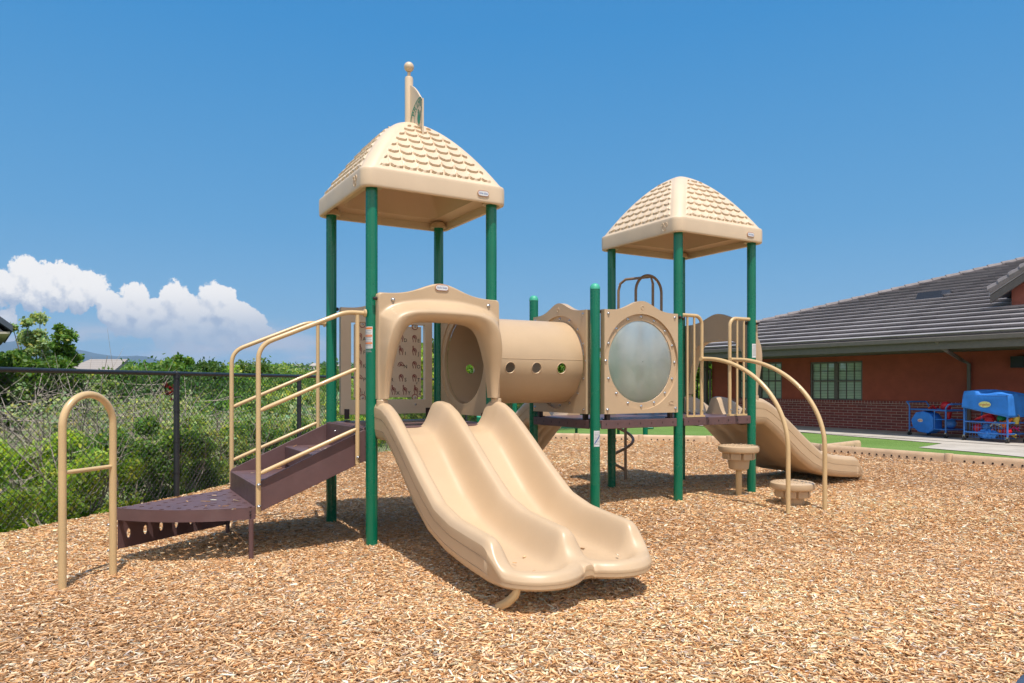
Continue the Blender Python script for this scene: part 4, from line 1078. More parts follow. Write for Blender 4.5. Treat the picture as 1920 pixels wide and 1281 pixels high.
arc1 = arch(quarter(3.30, 3.372, -.957)).build('arch_climber_bar', RAIL, PLAY, smooth=60, label='left curved bar of the arch climber')
arc2 = arch(quarter(3.70, 3.775, -1.02)).build('arch_climber_bar', RAIL, PLAY, smooth=60, label='right curved bar of the arch climber')

# ---- spiral climber at the back of the right tower
m = MB(); cx_, cy_ = 3.44, 1.36; rr_ = .135
m.tube([(cx_+rr_*math.cos(t_), cy_+rr_*math.sin(t_), .16+.44*t_/(2*math.pi)) for t_ in np.linspace(.4, 2*math.pi*2.0, 70)], .0165, 12)
m.tube([(3.52, 1.38, -.3), (3.52, 1.38, .86)], .0165, 12)
m.tube([(3.52, 1.38, .86), (3.45, 1.42, .9), (3.45, 1.42, 2.25), (3.46, 1.40, 2.33), (3.49, 1.34, 2.375), (3.60, 1.04, 2.375), (3.62, 1.03, 2.30), (3.62, 1.03, .87)], .0155, 12)
m.tube([(3.375, 1.03, .87), (3.375, 1.03, 2.2)]+[(3.56-.185*math.cos(t_), 1.03, 2.2+.185*math.sin(t_)) for t_ in np.linspace(.1, math.pi-.1, 16)]+[(3.745, 1.03, 2.2), (3.745, 1.03, .87)], .0155, 12)
m.build('spiral_climber', mat('brown_grey_coat', (.32, .20, .12), .3, var=.1), PLAY, smooth=60, label='spiral climber with looped handholds behind the right tower')
# clamps on the posts
cl = MB()
for (a, b_, z) in ((D2+.02, -.045, 1.80), (D1+.05, 0, 1.82), (D2+1.0-.05, .02, 1.80), (D2-.02, -.045, 1.81), (.05, 1, 1.82)):
    cl.cut(); cl.ball((a, b_, z), .017, 10)
cl.build('post_clamp', DKBR, PLAY)

# ---- step pods: things of their own
def pod(a, b_, ztop, label):
    w = W(a, b_); gz = float(ground_z(w[0], w[1]))-.02
    root = empty('step_pod', (w[0], w[1], gz), .3, label, 'step pod', 'tan step pods below the arch climber'); zt = ztop-gz
    m = MB(); m.lathe([(.11, zt-.074), (.172, zt-.070), (.190, zt-.058), (.196, zt-.034), (.192, zt-.010), (.178, zt-.001), (.15, zt), (.0005, zt)], 44); m.build('pod_top', TAN, root)
    m = MB(); m.lathe([(.0005, zt-.235), (.082, zt-.235), (.093, zt-.225), (.104, zt-.14), (.108, zt-.04)], 36)
    for i in range(8):
        t_ = 2*math.pi*i/8; M = Matrix.Rotation(t_, 4, 'Z')
        m.prism([(-.050, .09), (.050, .09), (.048, .150), (-.048, .150)], zt-.135, zt-.045, 'z', 0, M)
    m.build('pod_cup', TAN, root, bevel=.006)
    d = MB()
    for i in range(40):
        rr = .155*math.sqrt((i+.5)/40); t_ = i*2.39996; d.lathe([(.013, zt-.001), (.011, zt+.004), (.0005, zt+.0045)], 8, (rr*math.cos(t_), rr*math.sin(t_), 0), close=False)
    d.build('grip_dot_set', TAN, root)
    if ztop > .4:
        p_ = MB(); p_.tube([(0, 0, -.3), (0, 0, zt-.22)], .030, 20); p_.build('pod_post', RAIL, root)
pod(3.70, -.12, .585, 'tall tan step pod on a pole in front of the right tower post')
pod(3.755, -.70, .292, 'short tan step pod low on the chips between the curved bars')

# ------------------------------------------------------------------ chain-link fences
def fence(pts, hgt, z0s, label, mid=False, post_r=.03, first_off=0):
    root = empty('chain_link_fence', (pts[0][0], pts[0][1], 0), 0, label, 'fence'); ox, oy = pts[0]
    top = MB(); P = [(x-ox, y-oy, z+hgt) for (x, y), z in zip(pts, z0s)]
    top.tube(P, .0215, 12)
    if mid: top.tube([(x, y, z-.42) for x, y, z in P], .018, 8)
    top.build('top_rail', BLACKM, root)
    for (x, y), z in zip(pts, z0s):
        p_ = MB(); p_.tube([(x-ox, y-oy, z-.4), (x-ox, y-oy, z+hgt-.02)], post_r, 14); p_.lathe([(post_r+.006, -.03), (post_r+.006, .03), (.02, .045)], 12, (x-ox, y-oy, z+hgt-.02))
        for f in (.2, .45, .7): p_.lathe([(post_r+.004, -.01), (post_r+.004, .01)], 12, (x-ox, y-oy, z+hgt*f))
        p_.build('fence_post', BLACKM, root)
    ms = MB(); dw = .066; V = []; Fq = []; r = .0026
    for (x0, y0), (x1, y1), z0, z1 in zip(pts[:-1], pts[1:], z0s[:-1], z0s[1:]):
        ln = math.hypot(x1-x0, y1-y0); d = np.array([(x1-x0)/ln, (y1-y0)/ln]); nn = np.array([-d[1], d[0]]); off = .028
        zb = lambda s: z0+(z1-z0)*s/ln+.0
        hh = hgt-.005
        for sgn in (1, -1):
            k0 = -int(hh*1.02/dw)-1
            s0 = k0*dw
            while s0 < ln+hh*1.02:
                # line: s = s0 + sgn*t , z = t
                ts = [0., hh]; sA = s0+(0 if sgn > 0 else 0); 
                t0, t1 = 0., hh
                # clip to 0..ln
                if sgn > 0: t0 = max(t0, -s0/1.02); t1 = min(t1, (ln-s0)/1.02)
                else: t0 = max(t0, (s0-ln)/1.02); t1 = min(t1, s0/1.02)
                if t1-t0 > .01:
                    a = s0+sgn*1.02*t0; b_ = s0+sgn*1.02*t1
                    p0 = np.array([*(np.array([x0-ox, y0-oy])+d*a+nn*off*1), zb(a)+t0+.015]); p1 = np.array([*(np.array([x0-ox, y0-oy])+d*b_+nn*off), zb(b_)+t1+.015])
                    ax = (p1-p0)/np.linalg.norm(p1-p0); e1 = np.array([*nn, 0]); e2 = np.cross(ax, e1); base = len(V)
                    for p in (p0, p1):
                        for q in range(3):
                            t_ = 2.094*q; V.append(p+(e1*math.cos(t_)+e2*math.sin(t_))*r+e1*.0015*sgn)
                    for q in range(3): Fq.append((base+q, base+(q+1) % 3, base+3+(q+1) % 3, base+3+q))
                s0 += dw
    mesh_np('wire_mesh', np.array(V), np.array(Fq), BLACKM, None, root)
    return root
fp_ = []; t0 = 1.9-2.29*3
for k in range(9):
    t_ = 1.9+2.29*(k-3); fp_.append((FA[0]+FD[0]*t_, FA[1]+t_))
ZF = [.0]*9
fence(fp_, 1.295, ZF, 'black chain-link fence along the left side of the chips, bushes behind it')
endp = fp_[-1]
fp2 = [endp]+[(endp[0]+(7.0-endp[0])*i/5, endp[1]+(27.3-endp[1])*i/5) for i in range(1, 6)]
fence(fp2, 1.50, [-.15]*6, 'black chain-link fence across the back, ending at the brick building', mid=True)

# ------------------------------------------------------------------ vegetation
def leaves_mesh(name, C, size, cols, parent=None, aspect=1.7, up=.35):
    n = len(C); d = rng.normal(size=(n, 3)); d /= np.linalg.norm(d, axis=1, keepdims=True)
    nn = rng.normal(size=(n, 3)); nn[:, 2] = np.abs(nn[:, 2])+up; nn -= d*(nn*d).sum(1, keepdims=True); nn /= np.linalg.norm(nn, axis=1, keepdims=True)
    e = np.cross(nn, d); s = size*rng.uniform(.6, 1.35, n)
    V = np.stack([C-d*(s*aspect/2)[:, None], C+e*(s/2)[:, None]-nn*(s*.12)[:, None], C+d*(s*aspect/2)[:, None], C-e*(s/2)[:, None]-nn*(s*.12)[:, None]], 1).reshape(-1, 3)
    return mesh_np(name, V, np.arange(4*n).reshape(n, 4), LEAF, cols, parent)
def leaf_cols(n, base, var=.35, yellow=.08):
    b = np.array(base)[None]*rng.uniform(1-var, 1+var, n)[:, None]; h = rng.normal(0, .12, n)
    b = b*np.stack([1+h, np.ones(n), 1-h*.5], 1); y = rng.random(n) < yellow; b[y] = b[y]*np.array([2.0, 1.35, .8]); return np.clip(b, .005, .6)
def clump_pts(n, rad, k, cl_r, flat=0.0, shell=.55):
    """points in k clumps spread through an ellipsoid rad"""
    u = rng.normal(size=(k, 3)); u /= np.linalg.norm(u, axis=1, keepdims=True); r = rng.uniform(shell**3, 1, k)**(1/3); cc = u*r[:, None]*np.array(rad)
    w = rng.uniform(.4, 1.2, k); i = rng.choice(k, n, p=w/w.sum()); g = rng.normal(size=(n, 3)); g /= np.linalg.norm(g, axis=1, keepdims=True); rr = np.minimum(np.abs(rng.normal(0, .55, n)), rng.uniform(.7, 1.15, n))
    return cc[i]+g*rr[:, None]*cl_r*rng.uniform(.7, 1.3, k)[i][:, None]*np.array([1, 1, .8]), cc
def limbs(name, cc, base, tipfrac, r0, parent, mat_=BARK, n=10, trunk=None):
    m = MB(); 
    if trunk: m.tube([(0, 0, -.5), (0.03*trunk, 0, trunk*.5), (0, .03*trunk, trunk)], [r0*1.3, r0, r0*.75], 8)
    o_ = np.array([0, 0, trunk or 0.0])
    for c in cc[:n]:
        mid_ = o_*.45+c*.55+rng.normal(0, .06, 3)*np.linalg.norm(c-o_); m.tube([tuple(o_), tuple(mid_), tuple(c)], [r0*.6, r0*.35, r0*.1], 5)
    return m.build(name, mat_, parent, fix=False, smooth=0)
GDK, GMID, GBR, GOL, GSIL = (.080, .155, .036), (.145, .26, .05), (.37, .52, .085), (.31, .40, .13), (.35, .43, .23)
def tree(x, Z, ytop, wpx, base, label, n=7000, ls=.11, kind='tree', trunk_frac=.3, k=26, dens=1.0, narrow=False, group='trees beyond the fence'):
    wpx *= 1.55; ytop -= 7; n = int(n*1.6); trunk_frac *= .5
    X_ = (x-CX)/F*Z; gz = float(terr_z(X_, Z)); ztop = H-(ytop-YH)/F*Z; h = ztop-gz; rw = wpx/F*Z/2
    root = empty(kind, (X_, Z, gz), 0, label, 'tree', group)
    ch = h*(1-trunk_frac)/2; cz = h-ch
    n = int(n*1.8); k = int(k*2.6); ls *= .74; P_, cc = clump_pts(n, (rw*.88, rw*.88, ch*.90), k, rw*.27, shell=.15); P_[:, 2] += cz; cc = cc+np.array([0, 0, cz])
    leaves_mesh('crown', P_, ls, leaf_cols(n, base), root)
    limbs('trunk', cc, 0, .5, max(.05, h*.018), root, n=min(k, 14), trunk=h*trunk_frac*1.1)
    return root
def bush(x, y_, hgt, rad, base, label, n=3500, ls=.035, twigs=10, bare=False, gz=None, tw=.0, group='shrubs growing behind the fence'):
    gz = float(terr_z(x, y_)) if gz is None else gz
    root = empty('shrub', (x, y_, gz), 0, label, 'shrub', group)
    k = int(16+rad*14)
    P_, cc = clump_pts(n, (rad, rad, hgt*.46), k, rad*.26, shell=.15); P_[:, 2] += hgt*.52; cc = cc+np.array([0, 0, hgt*.52])
    keep = P_[:, 2] > -.1; P_ = P_[keep]
    # keep the leaves on the far side of the fence
    lx = x+P_[:, 0]; ly = y_+P_[:, 1]; side = lx < fence_x(ly)-.07; P_ = P_[side | (ly > 20)] if ly.min() < 20 else P_
    leaves_mesh('foliage', P_, ls, leaf_cols(len(P_), base, yellow=.16), root)
    m = MB()
    for i in range(twigs):
        a = rng.uniform(0, 6.28); l = hgt*rng.uniform(.75, 1.18)+tw; t_ = rng.uniform(.15, .55); p = np.array([rng.normal(0, rad*.25), rng.normal(0, rad*.25), 0]); pts = [p.copy()]; d = np.array([math.cos(a)*t_, math.sin(a)*t_, 1]); d /= np.linalg.norm(d)
        for s in range(6):
            d = d+rng.normal(0, .16, 3); d[2] = abs(d[2]); d /= np.linalg.norm(d); p = p+d*l/6; pts.append(p.copy())
        if (x+max(q[0] for q in pts)) > fence_x(y_)-.05 and y_ < 20: pts = [q-np.array([max(0, x+q[0]-fence_x(y_+q[1])+.08), 0, 0]) for q in pts]
        m.tube([tuple(q) for q in pts], list(np.linspace(.012, .0028, 7)*(1+.4*bare)), 4)
        for s in range(2, 6):
            for _ in range(2 if not bare else 3):
                q = pts[s]+rng.normal(0, .10, 3)*np.array([1, 1, 1])*(.8+bare); q[2] = max(q[2], pts[s][2]+.02); q2 = q+(q-pts[s])*.7+np.array([0, 0, .05])
                if x+max(q[0], q2[0]) > fence_x(y_+q[1])-.04 and y_ < 20: continue
                m.tube([tuple(pts[s]), tuple(q), tuple(q2)], [.004, .0028, .0012], 3)
    if twigs: m.build('stems', TWIG, root, fix=False, smooth=0)
    return root
# big shrubs right behind the fence, near to far
bs = [(.55, 4.6, 1.05, .75, GBR, 'bright green shrub low behind the fence at the left edge of the picture', 9000, .032, 14),
      (.75, 6.0, 1.10, .85, GBR, 'bright green shrub behind the fence, left of the hoop grab bar', 15000, .030, 26),
      (.60, 7.0, 1.20, .75, GBR, 'yellow-green shrub behind the fence and the hoop grab bar', 14000, .030, 30),
      (.70, 8.0, 1.15, .80, GMID, 'shrub behind the fence left of the near fence post', 12000, .034, 24),
      (.75, 9.0, 1.05, .85, GOL, 'olive shrub behind the fence right of the near fence post', 10000, .036, 22),
      (.75, 10.3, .95, .85, GMID, 'shrub behind the stair handrails', 8000, .04, 16),
      (.80, 11.8, .95, .9, GOL, 'low olive shrub behind the stair treads', 7000, .045, 14),
      (.8, 13.3, 1.5, 1.0, GBR, 'leafy shrub seen between the green posts left of the alphabet panel', 7000, .05, 8),
      (.8, 15.2, 2.3, 1.2, GBR, 'tall bright shrub seen behind the alphabet panel', 8000, .055, 8),
      (.9, 17.4, 2.5, 1.3, GMID, 'tall shrub seen past the right edge of the alphabet panel', 8000, .06, 6)]
for off, y_, hgt, rad, base, lab, n, ls, tw in bs:
    bush(fence_x(y_)-off, y_, hgt+(.05 if y_ < 8.5 else .2), rad, base, lab, int(n*2.2), ls*1.02, tw)
# bare grey brush behind them
for i, (x, Z, hp) in enumerate([(20, 8.2, 700), (75, 9.5, 690), (150, 9.0, 705), (215, 10.0, 690), (290, 10.5, 712), (370, 12., 735), (430, 13.5, 770), (640, 17, 730)]):
    X_ = (x-CX)/F*Z; gz = float(terr_z(X_, Z)); hh = H-(hp-YH)/F*Z-gz
    side_lab = ['at the left edge', 'second from the left', 'left of the hoop grab bar top', 'over the hoop grab bar', 'just left of the near fence post', 'just right of the near fence post', 'left of the stair handrail', 'behind the staircase'][i]
    bush(X_, Z, hh, .7+.02*Z, GSIL, 'bare grey leggy brush beyond the fence, '+side_lab, 1500, .03, 15, bare=True, group='bare grey brush beyond the fence')
# silvery willow scrub mid slope
mids = [(60, 15, 800, 200), (170, 16, 790, 240), (300, 17, 775, 240), (400, 19, 770, 220), (500, 18, 775, 230), (590, 20, 760, 230), (250, 24, 745, 300), (420, 28, 738, 320), (560, 30, 735, 300), (660, 26, 740, 200)]
for i, (x, Z, yt, w) in enumerate(mids):
    X_ = (x-CX)/F*Z; gz = float(terr_z(X_, Z)); hh = H-(yt-YH)/F*Z-gz; rad = w/F*Z/2
    bush(X_, Z, max(.6, hh), rad, (GSIL if i % 4 == 1 else (GMID if i % 2 else GOL)), ['pale', 'silvery', 'olive', 'grey-green', 'dusty', 'pale olive', 'broad silvery', 'broad olive', 'broad grey-green', 'far olive'][i]+' scrub on the slope below the fence, '+['at far left', 'left of the hoop', 'behind the near fence post', 'right of the near post', 'between the handrails', 'behind the stairs', 'higher up behind the hoop', 'higher up behind the near post', 'higher up behind the handrails', 'left of the first green post'][i], 6500, .07+.002*Z, 6, group='scrub on the slope')
# trees
tr = [(260, 33, 679, 120, GMID, 'green tree just right of the far tiled roof', 8000, .15, 24, .1), (316, 35, 671, 100, GMID, 'green tree joining the tallest mid tree on its left', 8000, .15, 24, .1), (364, 35, 677, 110, GDK, 'dark tree joining the tallest mid tree on its right', 8000, .15, 24, .1), (412, 38, 693, 100, GMID, 'low green tree at the edge of the mid group', 7000, .15, 24, .1),
      (12, 23, 650, 80, GMID, 'green tree close under the dark eave at the left edge', 8000, .12, 24, .1), (125, 23, 668, 60, GMID, 'green tree low to the right of the poplar', 8000, .11, 24, .1), (178, 27, 697, 60, GOL, 'low olive tree in front of the far tiled roof', 6000, .12, 20, .1),
      (58, 24, 574, 62, GSIL, 'tall feathery grey-green tree at the left', 7000, .10, 20, .25), (116, 22, 600, 52, GMID, 'pointed green poplar at the left', 9000, .10, 26, .2),
      (30, 20, 662, 90, (.11, .2, .035), 'round light green tree under the eave at the left edge', 11000, .10, 26, .1), (90, 19, 668, 90, (.11, .2, .035), 'light green tree in front of the poplar', 9000, .10, 22, .1),
      (150, 26, 690, 60, GOL, 'thin olive tree right of the poplar', 5000, .10, 20, .2), (-60, 22, 610, 110, GMID, 'green tree just outside the left edge', 7000, .12, 22, .2),
      (238, 34, 686, 60, GDK, 'dark round tree beside the far tiled roof', 9000, .15, 24, .15), (290, 36, 673, 80, GMID, 'green tree left of the tallest mid tree', 9000, .15, 26, .15),
      (338, 34, 661, 60, GMID, 'tallest round tree in the middle of the left side', 11000, .15, 28, .12), (385, 37, 685, 80, GDK, 'dark tree left of the stair handrail', 8000, .15, 24, .12),
      (300, 30, 705, 260, GDK, 'wide dark tree low behind the fence rail', 12000, .14, 30, .05), (430, 45, 694, 90, GBR, 'yellow-green tree between the mid tree and handrail', 6000, .16, 20, .1),
      (480, 58, 682, 120, (.12, .2, .05), 'pale green willow behind the handrails', 7000, .2, 24, .1), (545, 62, 692, 110, GOL, 'olive tree right of the pale willow', 6000, .2, 22, .1),
      (400, 32, 735, 190, GDK, 'dark tree below the rail left of the handrails', 9000, .13, 26, .05), (520, 40, 715, 240, GMID, 'wide green tree below the rail behind the handrails', 9000, .16, 28, .05),
      (600, 55, 696, 100, GMID, 'green tree beside the first green post', 6000, .2, 20, .1), (665, 50, 690, 130, GMID, 'green tree left of the alphabet panel', 6000, .18, 20, .1),
      (740, 40, 680, 160, GBR, 'bright tree hidden behind the alphabet panel', 6000, .17, 20, .1), (845, 27, 632, 130, (.12, .22, .035), 'bright tree seen through the slot beside the alphabet panel', 9000, .13, 26, .15),
      (930, 34, 640, 150, GMID, 'green tree seen through the left tunnel hole', 8000, .15, 24, .1), (1050, 36, 655, 160, GMID, 'green tree seen through the right tunnel hole', 8000, .15, 24, .1),
      (1190, 44, 662, 180, GDK, 'dark tree behind the bubble window', 7000, .18, 24, .1), (1318, 38, 655, 130, (.14, .25, .03), 'bright green tree seen past the gate by the building', 9000, .16, 26, .1)]
for x, Z, yt, w, base, lab, n, ls, k, tf in tr: tree(x, Z, yt, w, base, lab, n, ls, k=k, trunk_frac=tf)
# red-leaved shrub glimpsed behind the fence
zr_ = H-(706-YH)/F*12.-.42; bush(*at(322, 12)[:2], .40, .13, (.22, .012, .012), 'small dark red shrub glimpsed just under the fence rail', 160, .045, 0, gz=zr_, group=None)
rs_ = [o for o in bpy.data.objects if o.get('label', '').startswith('small dark red')][0]; m = MB(); m.tube([(0, 0, -1.9), (.03, 0, -.8), (0, 0, .2)], [.02, .014, .006], 6); m.build('stems', TWIG, rs_)

# far woods and suburb on the rise
def far_woods():
    n = 190000; k = 1500
    x = rng.uniform(-760, 260, k); Zc = 10**rng.uniform(math.log10(95), math.log10(1300), k); Xc = (x)/F*Zc; g = terr_z(Xc, Zc); rad = rng.uniform(2.2, 4.2, k)*np.clip(Zc/300, .7, 1.7)
    i = rng.integers(0, k, n); u = rng.normal(size=(n, 3)); u /= np.linalg.norm(u, axis=1, keepdims=True); P_ = np.stack([Xc[i], Zc[i], g[i]+rad[i]*.75], 1)+u*rad[i][:, None]*np.array([1, 1, .85])*rng.uniform(.6, 1, n)[:, None]
    tint = rng.choice(3, k); pal = np.array([GDK, GMID, (.10, .17, .04)])[tint]; c = np.clip(pal[i]*rng.uniform(.7, 1.3, n)[:, None], .01, .5)
    s = rad[i]*.15; d = rng.normal(size=(n, 3)); d /= np.linalg.norm(d, axis=1, keepdims=True); e = rng.normal(size=(n, 3)); e -= d*(e*d).sum(1, keepdims=True); e /= np.linalg.norm(e, axis=1, keepdims=True)
    V = np.stack([P_-d*s[:, None], P_+e*s[:, None]*.6, P_+d*s[:, None], P_-e*s[:, None]*.6], 1).reshape(-1, 3)
    o = mesh_np('distant_woods', V, np.arange(4*n).reshape(n, 4), LEAF, c); o['kind'] = 'stuff'; o['label'] = 'far wooded slope beyond the fence'
far_woods()
HW = mat('far_stucco', (.55, .46, .38), .8); HR = mat('far_roof', (.34, .20, .15), .8); HG = mat('far_roof_grey', (.40, .36, .33), .8); GLS = mat('far_window', (.05, .06, .08), .2)
def house(x, Z, w, d, h, rot, wm, rm, label):
    X_ = (x-CX)/F*Z; gz = float(terr_z(X_, Z))+h*.5; root = empty('house', (X_, Z, gz), rot, label, 'house', 'far houses on the rise')
    m = MB(); m.bx((-w/2, -d/2, -8), (w/2, d/2, h)); m.build('wall', wm, root, smooth=0)
    r = MB(); e = .5; r.add([(-w/2-e, -d/2-e, h), (w/2+e, -d/2-e, h), (w/2+e, d/2+e, h), (-w/2-e, d/2+e, h), (-w/2+d*.35, 0, h+d*.27), (w/2-d*.35, 0, h+d*.27)], [(0, 1, 5, 4), (2, 3, 4, 5), (1, 2, 5), (3, 0, 4), (3, 2, 1, 0)]); r.build('roof', rm, root, smooth=0)
    for i in range(3):
        q = MB(); q.bx((-w/2+w*(.2+.3*i)-.6, -d/2-.05, h*.45), (-w/2+w*(.2+.3*i)+.6, -d/2+.02, h*.75)); q.build('window', GLS, root, smooth=0)
hs = [(395, 620, 0), (408, 640, 1), (445, 700, 0), (452, 520, 1), (470, 760, 2), (505, 690, 0), (530, 640, 1), (545, 720, 0), (562, 600, 2), (590, 560, 1), (602, 660, 0), (635, 620, 2), (655, 700, 1), (700, 640, 0), (385, 560, 2)]
rnm = random.Random(5)
for i, (x, Z, c) in enumerate(hs):
    house(x, Z, rnm.uniform(7, 12), rnm.uniform(6, 8), rnm.uniform(4, 5), rnm.uniform(-.5, .5), [HW, mat('far_wall_%s' % 'abc'[i % 3], (.62, .56, .5), .8), HW][c], [HR, HG, HG][c],
          'far-off house on the rise, %s' % ['above the mid tree', 'pale one above the mid tree', 'behind the left handrail', 'low one behind the left handrail', 'between the handrail tops', 'right of the handrail bend', 'grey-roofed one in the middle', 'red-roofed one in the middle', 'nearest pale one left of the first post', 'left of the first green post', 'touching the first green post', 'just right of the first post', 'between first and second post', 'right of the second post', 'leftmost of the far suburb'][i])
# mid-distance tiled roof beyond the trees at the left
def tiled_house():
    Z = 46; x0 = (150-CX)/F*Z; root = empty('house', (x0, Z, 0), 0, 'beige tiled roof of a house showing between the trees at the left', 'house')
    z0 = H-(694-YH)/F*Z; z1 = H-(671-YH)/F*Z; wd_ = (215-150)/F*Z
    m = MB(); m.add([(-.8, -1.5, z0-.3), (wd_+.5, -1.5, z0-.3), (wd_-.5, 2.5, z1), (-.8, 2.5, z1), (-.8, -1.5, z0-.5), (wd_+.5, -1.5, z0-.5), (wd_-.5, 2.5, z1-.2), (-.8, 2.5, z1-.2)], [(0, 1, 2, 3), (7, 6, 5, 4), (0, 4, 5, 1), (1, 5, 6, 2), (2, 6, 7, 3), (3, 7, 4, 0)])
    rm = mat('beige_tile', (.34, .30, .27), .8); nt = rm.node_tree; b = nt.nodes['Principled BSDF']; t = nd(nt, 'ShaderNodeTexCoord'); w = nd(nt, 'ShaderNodeTexWave'); w.bands_direction = 'Z'; w.wave_profile = 'SAW'; w.inputs['Scale'].default_value = 2.2; L(nt, t.outputs['Object'], w.inputs['Vector']); L(nt, mixc(nt, maprange(nt, w.outputs[0], .75, .95), (.34, .30, .27), (.17, .145, .13)), b.inputs['Base Color'])
    m.build('roof', rm, root, smooth=0); w_ = MB(); w_.bx((-.6, -1, -5), (wd_+.2, 2.2, z0-.5)); w_.build('wall', HW, root, smooth=0)
tiled_house()
# dark eave corner of the neighbouring building at the left edge
def left_house():
    Z = 17.; cx0 = (24-CX)/F*Z; z = H-(621-YH)/F*Z; root = empty('house', (cx0, Z, 0), 0, 'corner of a dark blue-grey roof eave at the left edge of the picture', 'house')
    m = MB(); m.add([(0, 0, z), (0, 0, z+.14), (-6, 0, z+.14+4.2), (-6, 0, z+4.0), (-3.7, 5, z), (-3.7, 5, z+.14), (-9.7, 5, z+.14+4.2), (-9.7, 5, z+4.0)], [(0, 1, 2, 3), (4, 7, 6, 5), (0, 4, 5, 1), (1, 5, 6, 2), (3, 2, 6, 7), (0, 3, 7, 4)])
    m.build('roof', mat('slate_eave', (.06, .075, .11), .6), root, smooth=0)
    s = MB(); s.prism([(-6, .05), (-.10, .05), (-3.75, 4.9), (-9, 4.9)], z-.06, z-.01, 'z'); s.build('soffit', mat('cream_soffit', (.45, .40, .33), .8), root, smooth=0)
    w_ = MB(); w_.prism([(-6, .9), (-1.9, .9), (-4.9, 4.8), (-9, 4.8)], -3.5, z-.07, 'z'); w_.add([(-.3, .12, z), (-5.98, .12, z+3.9), (-5.98, .12, z), (-3.9, 4.9, z), (-9.6, 4.9, z+3.9), (-9.6, 4.9, z)], [(0, 1, 2), (3, 5, 4), (0, 3, 4, 1), (1, 4, 5, 2), (0, 2, 5, 3)]); w_.build('wall', mat('left_house_wall', (.20, .20, .22), .8), root, smooth=0)
left_house()
# mountains on the horizon
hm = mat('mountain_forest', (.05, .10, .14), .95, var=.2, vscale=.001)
n = 130; az = np.linspace(-.95, .9, n); Dm = 8000.; base = H
ridge = []
def rid(u):
    x = CX+u*F
    pts = [(-300, 640), (60, 640), (140, 653), (165, 657), (190, 661), (215, 668), (250, 668), (275, 672), (330, 682), (470, 686), (530, 683), (600, 688), (900, 690), (2300, 694)]
    return float(np.interp(x, [p[0] for p in pts], [p[1] for p in pts]))+1.0*math.sin(x*.11)+.5*math.sin(x*.31)
rows = []
for (fd, fz) in ((.72, -.2), (.86, .55), (1.0, 1.0), (1.15, .5), (1.3, -.3)):
    rows.append([(u*Dm*fd, Dm*fd, (YH-rid(u))/F*Dm*fz*(1+.05*math.sin(u*40+fd*9))) for u in az])
g = MB(); g.grid(np.array(rows)); mo = g.build('mountains', hm, smooth=180); mo['kind'] = 'structure'

# ------------------------------------------------------------------ slab in place of a shadow, and green posts far behind, on the lawn
def green_piece():
    root = empty('shadow_slab', (1.9, 17.5, GZ), .15, 'dark green bench frame on the lawn behind the structure, mostly hidden', 'shadow')
    m = MB(); m.bx((-1.7, -.25, .36), (1.0, .25, .40)); m.bx((-1.7, -.27, .30), (1.0, -.25, .40)); m.build('shadow_top', mat('dark_green_slab', (.01, .09, .055), .5), root)  # dark slab stands in for a shadow lying on the turf
    for x in (-1.3, -.35, .7): k = MB(); k.tube([(x, 0, 0), (x, 0, .36)], .035, 12); k.build('leg', GREEN, root)
    r2 = empty('climber_post', (*at(1210, 15.6)[:2], GZ), 0, 'short green post with a side arm standing on the lawn under the deck', 'post')
    k = MB(); k.tube([(0, 0, 0), (0, 0, .62)], .055, 16); k.build('post', GREEN, r2); k = MB(); k.tube([(0, 0, .40), (.16, 0, .40), (.16, 0, .52)], .03, 10); k.build('side_arm', GREEN, r2)
    for x, Z, zt, lab in ((965, 11.5, 1.35, 'slim green post standing beyond the tunnel'), (898, 12.5, .62, 'low green post with a pale cap beyond the left tower')):
        w = at(x, Z); r3 = empty('marker_post', (w[0], w[1], 0), 0, lab, 'post'); k = MB(); k.tube([(0, 0, -.2), (0, 0, zt)], .04, 16); po = k.build('post', GREEN, r3)
        k = MB(); k.ball((0, 0, zt), .041, 14); k.build('post_cap', CAP, r3)
green_piece()

